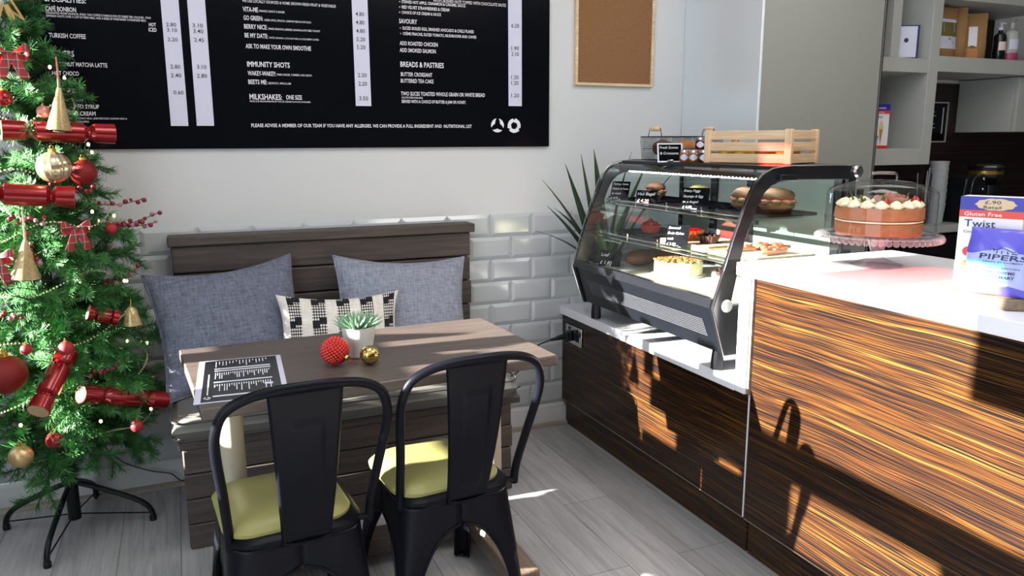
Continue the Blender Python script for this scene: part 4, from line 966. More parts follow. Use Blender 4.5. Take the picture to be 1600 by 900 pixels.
for nm, L in (('xl', .33), ('l', .27), ('m', .20), ('s', .13)):
    protos[nm] = []
    for sd_ in range(3):
        o = branch_mesh(L, sd_ * 17 + len(nm) + int(L * 100), .30 if nm != 's' else .1).build('branch', need, None, smooth=False); COL.objects.unlink(o); protos[nm].append(o)
levels = [(.36, 8, 'l', -.26), (.42, 9, 'xl', -.14), (.48, 9, 'xl', .02), (.57, 9, 'xl', -.05), (.66, 8, 'xl', .10), (.75, 8, 'l', .05), (.84, 8, 'l', .12), (.93, 8, 'l', .20), (1.01, 7, 'l', .28), (1.09, 7, 'm', .12), (1.17, 7, 'm', .20), (1.25, 7, 'm', .28), (1.33, 6, 'm', .38), (1.41, 6, 'm', .55), (1.48, 5, 's', .30), (1.55, 5, 's', .55), (1.61, 4, 's', .8), (1.66, 3, 's', 1.15)]
k_ = 0
for z, n, nm, pitch in levels:
    off = random.uniform(0, 6)
    for i in range(n):
        a = off + 2 * PI * i / n + random.uniform(-.15, .15)
        # keep clear of the wall behind
        pr = protos[nm][k_ % 3]; L = {'xl': .33, 'l': .27, 'm': .20, 's': .13}[nm]
        if math.sin(a) * L > .21: pr = protos['m' if L > .2 else nm][k_ % 3]
        o = pr.copy(); COL.objects.link(o); o.parent = tr; o.location = (0, 0, z); o.rotation_euler = Euler((random.uniform(-.5, .5), -pitch + random.uniform(-.12, .12), a)); s = random.uniform(.88, 1.1); s *= .78 if math.cos(a) < -.45 else 1; o.scale = (s, s, s); k_ += 1
# needle sleeve on the bare pole under the lowest branches
b = MB(); rnd = random.Random(5)
for i in range(1300):
    z = rnd.uniform(.195, .36); a = rnd.uniform(0, 2 * PI); l = rnd.uniform(.025, .045); d = Vector((math.cos(a), math.sin(a), rnd.uniform(-.6, .8))).normalized(); p = Vector((math.cos(a) * .014, math.sin(a) * .014, z)); sd = d.cross(Vector((0, 0, 1))).normalized() * .001
    b.add([p - sd, p + sd, p + d * l + sd * .5, p + d * l - sd * .5], [(0, 1, 2, 3)])
b.build('needle_sleeve', need, tr, smooth=False)
# star topper
goldg = mat('gold_glitter', 'b99a5e', .35, .7, var=.35, scale=400, bmp=.4, bscale=700)
st = thing('star_topper', 'open gold glitter star on top of the tree', 'star', (-2.085, -.33, 1.795))
b = MB(); O_ = []; I_ = []
for i in range(16):
    a = PI / 2 + i * PI / 8; r = .112 if i % 2 == 0 else .043; O_.append((r * math.cos(a), r * math.sin(a))); r2_ = r * (.74 if i % 2 == 0 else .72); I_.append((r2_ * math.cos(a), r2_ * math.sin(a)))
b.ring(O_, I_, 'y', -.006, .006); b.xf(rotM(0, .1, .25)); b.build('star_frame', goldg, st, smooth=False)
b = MB(); b.tube([(.018, .008, -.035), (.048, .012, -.115)], [.011, .013], 12); b.build('clip_tube', goldg, st)
# bead garland: one string wound round the tree
def TR(z):
    zs = [.2, .3, .45, .55, .7, .85, 1.0, 1.15, 1.3, 1.45, 1.6, 1.72]; rs = [.12, .25, .30, .30, .27, .25, .23, .205, .18, .14, .09, .03]
    for i in range(len(zs) - 1):
        if z <= zs[i + 1]: return rs[i] + (rs[i + 1] - rs[i]) * max(0, (z - zs[i])) / (zs[i + 1] - zs[i])
    return .03
pearl = mat('champagne_pearl', 'd9cfae', .3, .35, var=.05)
bd = thing('bead_garland', 'string of champagne pearl beads wound around the tree', 'garland', (TX, TY, 0))
b = MB(); turns = 7.2; N_ = 2300; last = None
for i in range(N_):
    t = i / N_; a = -2.2 + t * turns * 2 * PI; z = .36 + 1.26 * t + .022 * math.sin(a * 4.3); r = TR(z) * .95 + .012 * math.sin(a * 4.3 + 1); p = Vector((r * math.cos(a), r * math.sin(a) * .86, z))
    if last is None or (p - last).length > .0082:
        last = p; b.sphere(p, .0036, 6)
b.build('beads', pearl, bd)
# fairy lights with dark flex to the floor socket behind the bench
warm = mat('warm_bulb', (1, .72, .32), .4, emit=9, var=0); flex = mat('dark_green_flex', '12201a', .5)
fl = thing('fairy_lights', 'warm white fairy lights on a dark flex wound through the tree', 'fairy lights', (TX, TY, 0))
pts = []
for i in range(170): t = i / 169; a = .7 - t * 5.4 * 2 * PI; z = .38 + 1.25 * t; r = TR(z) * .78; pts.append((r * math.cos(a), r * math.sin(a) * .85, z))
b = MB(); b.tube(pts, .0016, 5); b.tube(smooth_path([pts[0], (.10, .16, .25), (.135, .222, .155), (.18, .222, .12), (.25, .222, .085), (.31, .222, .065), (.345, .226, .028), (.40, .226, .024)], 6), .0022, 6); b.build('flex', flex, fl)
def tp(x, y, z): return (x - TX, y - TY, z)
bulbs = [(58, 320, 1), (92, 385, 1), (92, 430, 1), (125, 450, 1), (147, 480, 1), (67, 527, 1), (40, 607, 1), (103, 630, 1), (145, 662, 1), (16, 635, 1)]
for i in range(46):
    t = (i + .5) / 46; a = .7 - t * 5.4 * 2 * PI + .05; z = .40 + 1.22 * t; r = TR(z) * .96 + .012; b = MB(); c = (r * math.cos(a), r * math.sin(a) * .9, z)
    b.sphere(c, .0048, 8, sc=(1, 1, 1.3)); b.build('bulb', warm, fl)
# ornaments --------------------------------------------------------------------
redfoil = mat('red_foil', '8e1016', .25, .45, var=.15, scale=30, coat=.4); redmat = mat('red_matte', '9a2228', .6, var=.1); redgl = mat('red_glitter', '86100f', .35, .3, var=.6, scale=420, bmp=.9, bscale=420)
champ = mat('champagne_glass', 'd8c6a2', .18, .75, var=.1); goldb = mat('gold_satin', 'c9ae7c', .35, .7, var=.08); card = mat('card_tube', 'b79d78', .8, var=.05); capm = mat('gold_cap', 'c9a553', .25, .9)
def oriented(t, p0, p1):
    d = (Vector(p1) - Vector(p0)); t.rotation_euler = d.to_track_quat('X', 'Z').to_euler(); return d.length
def cracker(label, p0, p1, r=.030):
    p0 = Vector(p0); p1 = Vector(p1); t = thing('christmas_cracker', label, 'christmas cracker', (p0 + p1) / 2, 0, 'red crackers on the tree'); L = oriented(t, p0, p1) / 2
    Rm = Euler((0, PI / 2, 0)).to_matrix().to_4x4()
    b = MB(); b.lathe([(r, -L * .42), (r * 1.02, -L * .2), (r * 1.02, L * .2), (r, L * .42), (r * .62, L * .50), (r * .62, L * .53), (r * .98, L * .62), (r * 1.04, L), (r * .93, L), (r * .85, L * .64), (0, L * .62)], 24, M=Rm, wob=lambda a, z: 1 + (.05 * math.cos(12 * a) if abs(abs(z) - L * .5) < L * .06 else 0))
    b.lathe([(r * .62, -L * .50), (r, -L * .42)], 24, M=Rm, wob=lambda a, z: 1 + .05 * math.cos(12 * a)); b.lathe([(0, -L * .62), (r * .85, -L * .64), (r * .93, -L), (r * 1.04, -L), (r * .98, -L * .62), (r * .62, -L * .53), (r * .62, -L * .5)], 24, M=Rm)
    b.build('foil_wrap', redfoil, t)
    for s in (-1, 1):
        b = MB(); b.lathe([(r * .925, s * (L + .001)), (r * .84, s * (L * .66)), (0, s * L * .655)], 20, M=Rm); b.build('card_lining', card, t)
    return t
cracker('red foil cracker on the tree just below the menu board edge', (-2.095, -.45, 1.385), (-1.80, -.385, 1.374), .030)
cracker('shiny red cracker lying level below the champagne bauble', (-2.17, -.52, 1.205), (-1.92, -.49, 1.183), .032)
cracker('red cracker hanging nose down in the lower middle of the tree', (-1.985, -.50, .700), (-2.055, -.66, .570), .032)
cracker('long red cracker at the lower right side of the tree', (-1.955, -.545, .575), (-1.725, -.39, .475), .030)
cracker('short red cracker half hidden at the right side of the tree', (-1.92, -.46, .815), (-1.84, -.44, .785), .024)
def bauble(label, p, r, mt, ribs=0, cap=True, group='round baubles on the tree'):
    t = thing('bauble', label, 'bauble', p, 0, group); b = MB()
    if ribs: b.lathe([(max(1e-6, r * math.sin(PI * i / 20)), -r * math.cos(PI * i / 20)) for i in range(21)], 60, wob=lambda a, z: 1 + .03 * math.cos(ribs * a + 18 * z))
    else: b.sphere((0, 0, 0), r, 24)
    b.build('ball', mt, t)
    if cap:
        b = MB(); b.lathe([(r * .22, r * .96), (r * .22, r * 1.14), (r * .16, r * 1.18), (0, r * 1.18)], 14, wob=lambda a, z: 1 + .05 * math.cos(9 * a)); c = b.build('cap', capm, t)
        b = MB(); b.tube([(r * .10 * math.cos(q), 0, r * 1.26 + r * .12 * math.sin(q)) for q in [2 * PI * k / 12 for k in range(12)]], r * .02 + .0005, 5, True); b.build('hanging_loop', capm, c)
    return t
bauble('ribbed champagne glass bauble at the level of the board bottom edge', (-1.965, -.50, 1.275), .047, champ, 12)
bauble('red glitter bauble half hidden beside the champagne bauble', (-1.895, -.42, 1.255), .040, redgl)
bauble('small satin gold bauble at the lower left of the tree', (-2.12, -.62, .425), .034, goldb)
bauble('large red glitter bauble at the left edge of the tree', (-2.135, -.60, .675), .058, redgl)
bauble('small matte red bauble in the middle of the tree', (-1.975, -.585, .735), .022, redmat)
bauble('small matte red bauble beside the berry sprays on the right', (-1.838, -.36, 1.070), .019, redmat)
bauble('small red bauble hanging low on the right under the crackers', (-1.81, -.51, .435), .020, redmat)
bauble('shiny red bauble near the top left of the tree', (-2.082, -.44, 1.478), .024, redfoil)
bauble('pale pink bauble behind the upper glass cone', (-1.985, -.43, 1.440), .019, mat('pink_satin', 'd58a80', .35, .3))
bauble('tiny red flocked bauble left of the middle of the tree', (-2.078, -.59, .744), .016, redmat)
bauble('dark red bauble low in the middle of the tree', (-2.03, -.60, .455), .026, redfoil)
conem = glass('gold_glass', (.93, .85, .66), ior=1.6); cong = mat('gold_mesh', 'bfa878', .25, .3, var=.4, scale=140)
def cone_orn(label, p, h, r, tip=None):
    t = thing('cone_ornament', label, 'ornament', p, 0, 'glass cones on the tree'); b = MB(); b.lathe([(r, 0), (r * .99, .004), (.006, h), (0, h)], 28); b.build('cone', cong, t)
    b = MB(); b.sphere((0, 0, -.004), r * .5, 12, sc=(1, 1, .3)); b.build('base_cap', champ, t)
    b = MB(); b.tube([(0, 0, h - .003), (-.004, 0, h + .05), (-.008, 0, h + .09)], [.004, .003, .002], 6); b.build('ribbon', champ, t); t.rotation_euler = (0, .10, 0); return t
cone_orn('tall glass cone ornament on a gold ribbon near the top of the tree', (-1.945, -.46, 1.385), .125, .034)
cone_orn('glass cone ornament half way up the left of the tree', (-2.065, -.545, .950), .115, .040)
be_ = thing('bell_ornament', 'gold glass bell at the right side of the tree', 'ornament', (-1.80, -.42, .755)); b = MB(); b.lathe([(.030, 0), (.028, .006), (.022, .03), (.018, .05), (.008, .060), (0, .061)], 24); b.build('bell', cong, be_)
b = MB(); b.tube([(0, 0, .06), (.002, 0, .085)], .002, 6); b.build('hanger', capm, be_)
def tartan():
    m, nt, bs, N, L = base('tartan_ribbon'); t = coords(nt, (1, 1, 1)); sp = N('ShaderNodeSeparateXYZ'); L(t, sp.inputs[0])
    def st(o, f, ph):
        a = N('ShaderNodeMath'); a.operation = 'MULTIPLY_ADD'; L(o, a.inputs[0]); a.inputs[1].default_value = f; a.inputs[2].default_value = ph
        s = N('ShaderNodeMath'); s.operation = 'FRACT'; L(a.outputs[0], s.inputs[0]); return ramp(nt, s.outputs[0], [(0, (.30, .015, .02)), (.55, (.20, .012, .02)), (.62, (.03, .06, .05)), (.80, (.05, .09, .08)), (.84, (.8, .78, .7)), (.88, (.45, .03, .03))], 'CONSTANT')
    L(mixcol(nt, .5, st(sp.outputs[0], 42, .2), st(sp.outputs[2], 42, .5)), bs.inputs['Base Color']); bs.inputs['Roughness'].default_value = .6; return m
tart_m = tartan()
def bow(label, p, s=1.0, rz=0):
    t = thing('ribbon_bow', label, 'bow', p, rz, 'tartan bows on the tree')
    for sx in (-1, 1):
        b = MB(); b.grid(lambda u, v: (sx * s * .052 * math.sin(PI * u) ** .8 * (1 if u < .5 else .9), (v - .5) * .004 - .012 * math.sin(2 * PI * u) * s, s * (.014 * math.sin(2 * PI * u) + (v - .5) * .030 * (.4 + .6 * math.sin(PI * u)) + .010 * math.sin(PI * u))), 20, 5); b.build('loop', tart_m, t, solid=.0008)
        b = MB(); b.grid(lambda u, v: (sx * s * (.005 + .030 * u + (v - .5) * .026), -.008 - .006 * math.sin(3 * u), -s * .075 * u + s * (v - .5) * .010), 10, 4); b.build('tail', tart_m, t, solid=.0008)
    b = MB(); b.sphere((0, -.006, 0), .010 * s, 10, sc=(1, .8, 1.2)); b.build('knot', tart_m, t); return t
bow('tartan bow near the top of the tree under the star', (-2.055, -.42, 1.605), .95, .2)
bow('tartan bow on the right beside the berry sprays', (-1.925, -.50, 1.085), .85, .5)
bow('tartan bow at the left edge half way down the tree', (-2.135, -.555, 1.010), .95, .1)
berrym = [mat('berry_dark_red', '7a0f22', .3, var=.2), mat('berry_frosted', 'a9757e', .6, var=.2)]
def spray(label, p0, p1, n, seed):
    p0 = Vector(p0); p1 = Vector(p1); rnd = random.Random(seed); t = thing('berry_spray', label, 'berry spray', p0, 0, 'red berry sprays on the tree'); d = p1 - p0
    pts = [d * q + Vector((0, 0, -.010 * math.sin(PI * q))) for q in [i / 8 for i in range(9)]]; b = MB(); b.tube(pts, .0013, 5); tw = []
    for i in range(n):
        q = .08 + .92 * i / (n - 1); j = min(7, int(q * 8)); c = pts[j].lerp(pts[j + 1], q * 8 - j); o = Vector((rnd.uniform(-.3, .3), rnd.uniform(-1, .4), rnd.uniform(-1, 1))).normalized() * rnd.uniform(.006, .012); b.tube([c, c + o], .0008, 4); tw.append(c + o)
    b.build('stem', choc, t)
    for i, c in enumerate(tw):
        b = MB(); b.sphere(c, rnd.uniform(.0055, .0085), 10); b.build('berry', berrym[1 if rnd.random() < .22 else 0], t)
spray('uppermost berry spray sticking out right of the tree', (-1.875, -.36, 1.150), (-1.735, -.30, 1.162), 8, 1)
spray('long bare-stemmed berry spray reaching right of the tree', (-1.865, -.34, 1.072), (-1.690, -.28, 1.112), 8, 2)
spray('berry spray just above the small red bauble', (-1.855, -.36, 1.085), (-1.710, -.30, 1.078), 11, 3)
spray('berry spray at the right side level with the cushion top', (-1.88, -.34, .885), (-1.775, -.32, .925), 10, 4)
spray('berry cluster above the left glass cone', (-2.06, -.50, 1.075), (-2.02, -.55, .985), 10, 5)
spray('berry spray left of the level cracker', (-2.10, -.50, 1.135), (-2.00, -.53, 1.120), 10, 6)
spray('berry spray below the champagne bauble', (-1.99, -.47, 1.225), (-1.87, -.44, 1.205), 11, 7)
spray('dark berry spray over the long lower cracker', (-1.93, -.56, .640), (-1.82, -.50, .665), 9, 8)
spray('frosted berry twig low at the left edge of the tree', (-2.14, -.54, .855), (-2.085, -.57, .845), 6, 9)
# ================================================================ table-top things
su = thing('succulent_pot', 'green succulent in a small white concrete pot on the table', 'plant', (-1.188, -1.083, .7505)); su.scale = (.9, .9, .9)
potm = mat('white_concrete', 'dcdad4', .7, var=.12, scale=12, bmp=.2); suc = mat('succulent_green', '8fb594', .5, var=.3, scale=60)
b = MB(); b.lathe([(.036, .0005), (.039, .003), (.052, .085), (.054, .095), (.048, .096), (.046, .085), (0, .084)], 36); b.build('pot', potm, su)
b = MB(); b.lathe([(0, .0845), (.0455, .0848)], 24); b.build('soil', choc, su)
rnd = random.Random(3)
for i in range(64):
    a = i * 2.39996; e = (i / 64) ** .6; th = .12 + e * 1.15; r = .006 + .016 * e; d = Vector((math.cos(a) * math.sin(th), math.sin(a) * math.sin(th), math.cos(th)))
    b = MB(); p0 = Vector((r * math.cos(a), r * math.sin(a), .088)); L = .052 + .012 * e; w = .0042
    b.tube([p0, p0 + d * L * .4, p0 + d * L * .75 + Vector((0, 0, .002)), p0 + d * L + Vector((0, 0, .007 * e))], [w * .8, w, w * .7, .0006], 6); b.build('fleshy_leaf', suc, su)
rb = thing('beaded_ball', 'red beaded ball ornament beside the succulent pot', 'ornament', (-1.268, -1.152, .7505 + .0405)); b = MB()
redbead = mat('red_bead', 'c9281c', .3, var=.15)
N_ = 250
for i in range(N_):
    z = 1 - 2 * (i + .5) / N_; a = i * 2.39996; r = math.sqrt(1 - z * z); b.sphere((.0345 * r * math.cos(a), .0345 * r * math.sin(a), .0345 * z), .0050, 8)
b.sphere((0, 0, 0), .0345, 20); b.build('bead_cover', redbead, rb)
b = MB(); b.lathe([(.008, 0), (.007, .006), (0, .007)], 12, M=Matrix.Translation((.025, -.027, -.014)) @ Euler((2.0, .0, .7)).to_matrix().to_4x4()); b.build('cap', capm, rb)
b = MB(); b.tube(smooth_path([(.030, -.032, -.016), (.045, -.03, -.034), (.055, -.01, -.0365), (.05, .01, -.0365), (.036, -.005, -.0365)], 5), .0007, 5); b.build('cord_loop', redbead, rb)
gb = bauble('small shiny gold ribbed bauble lying on the table by the pot', (-1.180, -1.182, .7505 + .0265), .0265, mat('gold_mirror', 'c7b06a', .12, .95), 16, True, 'ornaments on the table'); gb.rotation_euler = (1.25, .25, -.3)
mc = thing('menu_card', 'laminated black menu card with white columns at the left end of the table', 'menu', (-1.512, -1.165, .7505), -.06)
lam = mat('laminate', 'cfcde6', .12, var=.02, coat=.5)
b = MB(); b.prism([(-.107, -.19), (.107, -.19), (.107, .185), (-.107, .185)], 'z', .0002, .0012); b.build('laminate_sheet', lam, mc, smooth=False)
b = MB(); b.box(-.092, .094, -.183, .178, .0012, .0016); b.build('printed_page', M['board'], mc, smooth=False)
# rows run along the card's short side as seen: bars and text columns across
b = MB(); rnd = random.Random(9)
for xa, yb, h in ((-.066, .088, .010), (-.066, .068, .010), (-.066, -.035, .010), (-.066, -.150, .010), (.055, -.085, .015)): b = MB(); b.box(xa, .075, yb, yb + h, .00165, .0019); b.build('price_bar', M['bartint'], mc, smooth=False)
b = MB()
for y0, ymax, n in ((.170, .045, 16), (.060, .075, 26), (-.045, .085, 24)):
    for i in range(n):
        x = -.064 + i * .138 / n; l = rnd.choice((.018, .03, .045, .06, ymax * .8)) ; b.box(x, x + .0022, y0 - l, y0 - .004, .00165, .0018)
b.box(-.080, -.077, -.13, .045, .00165, .0018)
for k in range(3): b.tube([(-.078 + .007 * math.cos(q), -.156 + .007 * math.sin(q), .0019) for q in [k * 2.1 + .3 * j for j in range(6)]], .0012, 4)
b.build('card_lettering', M['boardwhite'], mc, smooth=False)
# ================================================================ behind the counter
fg_ = thing('fridge', 'tall fridge with a shiny steel side and grey door behind the display case', 'fridge', (.64, -.54, 0))
b = MB(); b.box(.0, .012, 0, .538, .02, 2.3); b.build('side_panel', M['steel'], fg_, bevel=.002)
b = MB(); b.box(.013, .68, .03, .538, .02, 2.3); b.build('cabinet', M['greycab'], fg_, smooth=False)
b = MB(); b.box(.004, .682, .002, .029, .60, 2.28); d = b.build('door', M['greycab'], fg_, bevel=.003)
b = MB(); b.box(.004, .682, .002, .029, .05, .59); b.build('door', M['greycab'], fg_, bevel=.003)
b = MB(); b.box(.683, .690, -.004, .03, .05, 2.28); b.build('edge_strip', M['chrome'], fg_, smooth=False)
b = MB(); b.box(.60, .632, -.008, .002, 1.10, 1.125); b.build('hinge_cover', M['casefront'], d, smooth=False)
su_ = thing('shelf_unit', 'white open wall shelf unit with boxed niches over the back worktop', 'shelf', (1.42, -.40, 1.225))
W_ = M['cabwhite']
def sb(name, x0, x1, y0, y1, z0, z1): b = MB(); b.box(x0 - 1.42, x1 - 1.42, y0 + .40, y1 + .40, z0 - 1.225, z1 - 1.225); return b.build(name, W_, su_, bevel=.002)
sb('stile', 1.405, 1.450, -.40, -.01, 1.225, 2.3); sb('stile', 1.795, 1.862, -.40, -.01, 1.225, 2.3); sb('bottom_board', 1.451, 1.794, -.40, -.01, 1.225, 1.305)
sb('shelf_board', 1.451, 1.794, -.40, -.01, 1.668, 1.735); sb('back_panel', 1.451, 1.794, -.025, -.008, 1.306, 1.667); sb('back_panel', 1.451, 1.794, -.025, -.008, 1.736, 2.3); sb('stile', 1.545, 1.60, -.39, -.03, 1.736, 2.3)
sb('shelf_board', 1.863, 2.75, -.40, -.01, 1.678, 1.752); sb('shelf_board', 1.863, 2.75, -.40, -.01, 2.02, 2.10); b = MB(); b.box(1.863 - 1.42, 2.75 - 1.42, .375, .392, 1.753 - 1.225, 2.019 - 1.225); b.build('back_panel', M['darkwall'], su_, smooth=False)
up_ = thing('wall_cupboard', 'white wall cupboard at the right edge under the long shelf', 'cupboard', (2.53, -.36, 1.388)); b = MB(); b.box(0, .55, .022, .350, 0, .286); b.build('cabinet', W_, up_, bevel=.002); b = MB(); b.box(.002, .55, 0, .020, 0, .286); b.build('door', W_, up_, bevel=.002)
b = MB(); b.box(1.335, 3.38, -.008, -.0005, .90, 1.66); t = struct(b.build('trim_3', M['darkzebra'], smooth=False))
bw = thing('back_worktop', 'pale worktop against the dark wood panel behind the counter', 'worktop', (1.34, -.33, .86)); b = MB(); b.box(.50, 2.03, 0, .318, 0, .04); b.build('top_slab', W_, bw, bevel=.002)
uc = thing('under_counter_fridge', 'dark under-counter unit below the back worktop', 'cabinet', (1.84, -.31, 0)); b = MB(); b.box(0, 1.52, .02, .30, .02, .858); b.build('body', M['case'], uc, smooth=False)
for i in range(3): b = MB(); b.box(.01 + i * .50, .50 + i * .50, 0, .018, .06, .84); d = b.build('door', M['case'], uc, bevel=.003); b = MB(); b.tube([(.06 + i * .5, -.02, .3), (.06 + i * .5, -.02, .6)], .006, 8); b.build('handle', M['dark'], d)
# niche goods
t = thing('tea_box', 'white box with navy edges in the upper niche of the shelf unit', 'box', (1.685, -.33, 1.7355), -.45); b = MB(); b.box(-.055, .055, -.04, .04, .0005, .155); b.build('carton', M['bartint'], t, bevel=.001)
b = MB()
for x, y in ((-.055, -.04), (.055, -.04), (-.055, .04)): b.box(x - .004, x + .004, y - .004, y + .004, .0005, .155)
for z in (.0005, .150):
    b.box(-.0556, .0556, -.0406, -.039, z, z + .005); b.box(-.0556, -.0545, -.04, .04, z, z + .005)
b.build('navy_edging', navy, t, smooth=False)
b = MB(); b.lathe([(0, 0), (.011, 0), (.011, .0006), (0, .0006)], 14, M=Matrix.Translation((.0, -.0402, .085)) @ Euler((PI / 2, 0, 0)).to_matrix().to_4x4()); b.build('emblem', navy, t)
cone_box('cone_carton', 'ice cream cone carton standing in the lower niche of the shelf unit', (1.56, -.33, 1.3055), -.10, .10, .05, .212)
t = thing('small_carton', 'dark box behind the cone carton in the lower niche', 'box', (1.53, -.22, 1.3055)); b = MB(); b.box(-.035, .05, -.03, .03, .0005, .17); b.build('carton', navy, t, bevel=.001)
t = thing('round_tub', 'small white lidded tub at the corner of the lower niche', 'tub', (1.492, -.375, 1.3055)); b = MB(); b.lathe([(.020, .0005), (.024, .05), (.026, .052), (.026, .062), (0, .063)], 20); b.build('tub', W_, t); b = MB(); b.sphere((0, -.0235, .03), .012, 10, sc=(1, .2, 1.2)); b.build('label', M['bartint'], t)
kraft = mat('kraft_paper', 'a07a4e', .75, var=.12, scale=12); olive = mat('olive_label', '6f6a34', .6, var=.1); 
def pouch(label, x, y, w, h, rz, lb):
    t = thing('kraft_pouch', label, 'pouch', (x, y, 1.7525), rz, 'kraft pouches on the top shelf'); b = MB()
    b.grid(lambda u, v: ((u - .5) * w * (1 - .05 * v), -.030 * math.sin(PI * u) ** .6 * (1 - v) ** .7 - .002, v * h + .0005), 12, 12); b.grid(lambda u, v: ((u - .5) * w * (1 - .05 * v), .030 * math.sin(PI * u) ** .6 * (1 - v) ** .7 + .002, v * h + .0005), 12, 12); b.build('pouch', kraft, t)
    S = lambda x_, z_: (x_, -.030 * max(0, math.cos(PI * x_ / w)) ** .6 * (1 - z_ / h) ** .7 - .0032, z_)
    def patch(x0, x1, z0, z1, mt, nm): b = MB(); b.grid(lambda u, v: S(x0 + (x1 - x0) * u, z0 + (z1 - z0) * v), 8, 6); b.build(nm, mt, t)
    if lb == 0:
        patch(-w * .36, w * .36, h * .45, h * .70, olive, 'olive_label'); patch(-w * .36, w * .36, h * .71, h * .77, M['bartint'], 'white_label'); patch(-w * .36, w * .36, h * .19, h * .43, M['bartint'], 'picture_label')
        b = MB(); b.add([S(-w * .22, h * .30), S(w * .22, h * .30), S(0, h * .41)], [(0, 1, 2)]); b.v = [(a, c - .001, d) for a, c, d in b.v]; b.build('powder_print', olive, t)
        b = MB()
        for k in range(4): z_ = h * (.66 - .045 * k); b.add([(lambda q: (q[0], q[1] - .001, q[2]))(S(sx_ * w * .26, zz)) for sx_, zz in ((-1, z_), (1, z_), (1, z_ + .004), (-1, z_ + .004))], [(0, 1, 2, 3)])
        b.build('label_lines', M['bartint'], t)
    else:
        patch(-w * .12, w * .16, h * .30, h * .72, M['bartint'] if lb == 1 else whitec, 'white_label'); patch(-w * .2, w * .2, h * .06, h * .26, pastry, 'picture_label')
        b = MB(); b.sphere(S(0, h * .29), .012, 8, sc=(1.3, .3, .7)); b.build('green_leaf', lettuce, t)
    return t
pouch('brown kraft pouch with an olive and white label at the left of the shelf', 2.015, -.30, .165, .250, .05, 0)
pouch('second kraft pouch with a narrow white label', 2.125, -.24, .15, .262, -.75, 1)
pouch('third kraft pouch in front of the black bottles', 2.255, -.26, .15, .240, -.62, 2)
def bottle(label, x, y, mt, capm_, h, r, pump=True, band_=None):
    t = thing('bottle', label, 'bottle', (x, y, 1.7525), 0, 'bottles on the top shelf'); b = MB(); b.lathe([(r * .9, .0005), (r, .008), (r, h * .60), (r * .9, h * .68), (r * .35, h * .75), (r * .35, h * .80)], 24); b.build('body', mt, t)
    b = MB(); b.lathe([(r * .42, h * .80), (r * .42, h * .88), (r * .16, h * .90), (r * .16, h * .96), (0, h * .96)], 16)
    if pump: b.box(-r * .2, r * 1.0, -r * .2, r * .2, h * .95, h)
    b.build('pump', capm_, t)
    if band_: b = MB(); b.lathe([(r * 1.01, h * .04), (r * 1.015, h * .20)], 24); b.build('label_band', band_, t)
    b = MB(); b.grid(lambda u, v: (r * 1.02 * math.cos(4.4 + (u - .5) * 1.5), r * 1.02 * math.sin(4.4 + (u - .5) * 1.5), h * (.28 + .22 * v)), 8, 3); b.build('label', M['bartint'] if band_ else redtxt, t)
pinkm = mat('pink_label', 'b8476e', .4, var=.05)
bottle('black syrup bottle with white pump behind the third pouch', 2.40, -.20, M['case'], W_, .235, .034)
bottle('black bottle with pale label between syrup bottle and white bottle', 2.425, -.30, M['case'], M['bartint'], .20, .030)
bottle('white pump bottle with a pink band at the right edge', 2.51, -.30, W_, W_, .23, .038, True, pinkm)
pf = thing('wall_notice', 'small framed black notice on the dark wood panel', 'notice', (2.372, -.009, 1.332)); b = MB(); b.ring([(-.10, 0), (.078, 0), (.078, .226), (-.10, .226)], [(-.092, .008), (.070, .008), (.070, .218), (-.092, .218)], 'y', -.012, 0); b.build('frame', W_, pf); b = MB(); b.box(-.093, .071, -.006, -.001, .007, .219); b.build('print', M['board'], pf, smooth=False); b = MB(); b.box(.038, .046, -.0070, -.0062, .05, .195)
for k in range(7): b.box(-.085, -.085 + .05 + .01 * (k % 3), -.0070, -.0062, .19 - k * .022, .194 - k * .022)
b.build('print_lines', M['bartint'], pf, smooth=False)
cups = mat('paper_cup', 'b9bcc0', .6, var=.06)
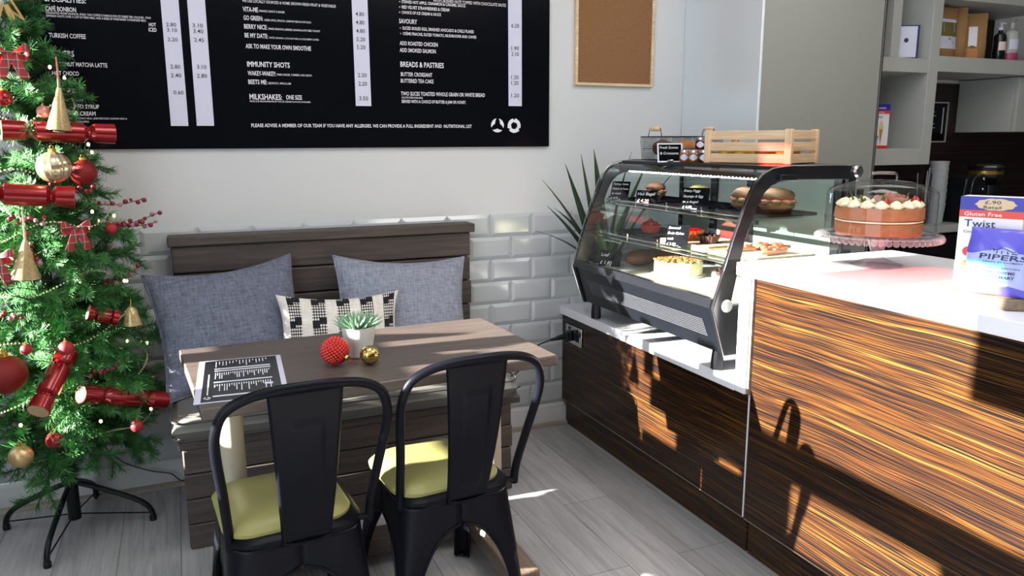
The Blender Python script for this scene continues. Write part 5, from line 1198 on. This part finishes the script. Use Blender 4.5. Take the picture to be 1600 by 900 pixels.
for i in range(7):
    t = thing('paper_cup', ['lowest', 'second', 'third', 'fourth', 'fifth', 'sixth', 'topmost'][i] + ' paper cup of the nested stack on the back worktop', 'cup', (2.165, -.22, .9005 + i * .0375), 0, 'nested paper cups'); b = MB(); b.lathe([(.040, 0), (.0485, .104), (.050, .106), (.048, .108), (.0465, .104), (.0385, .004), (0, .004)], 24); b.build('cup', cups, t)
sp2 = thing('straw_pot', 'clear pot of straws beside the paper cups', 'pot', (2.06, -.22, .9005)); b = MB(); b.lathe([(.036, .0005), (.044, .20), (.042, .20), (.034, .004), (0, .004)], 24); b.build('pot', M['acryl'], sp2)
for i in range(6): a = i * 1.05; b = MB(); b.tube([(.02 * math.cos(a), .02 * math.sin(a), .006), (.034 * math.cos(a), .034 * math.sin(a), .30 - .015 * (i % 3))], .003, 6); b.build('straw', [W_, M['dark']][i % 2], sp2)
gr = thing('coffee_grinder', 'black coffee grinder with a round hopper on the back worktop', 'coffee grinder', (2.56, -.20, .9005)); b = MB(); b.prism(rrect(-.07, .07, -.09, .09, .03), 'z', .0005, .20); b.build('body', M['case'], gr, bevel=.004)
b = MB(); b.lathe([(.05, .2005), (.085, .24), (.09, .30), (.08, .31), (0, .312)], 28); b.build('hopper', M['dark'], gr); b = MB(); b.lathe([(.091, .255), (.0915, .275)], 28); b.build('brass_ring', capm, gr); b = MB(); b.lathe([(.093, .295), (.095, .303), (.08, .311)], 28); b.build('lid_rim', M['chrome'], gr)
cm = thing('coffee_machine', 'dark coffee machine with a curved steel tap on the back worktop', 'coffee machine', (2.37, -.20, .9005)); b = MB(); b.prism([(-.10, .0005), (.10, .0005), (.10, .16), (.08, .23), (-.02, .26), (-.07, .24)], 'y', -.09, .10); b.build('housing', M['dark'], cm, bevel=.008)
b = MB(); b.tube(smooth_path([(-.06, -.10, .06), (-.045, -.10, .16), (-.03, -.10, .23), (.0, -.10, .255), (.05, -.10, .26)], 5), .004, 8); b.build('tap', M['chrome'], cm)
for z in (.18, .235): b = MB(); b.sphere((.05, -.098, z), .008, 10); b.build('knob', M['chrome'], cm)
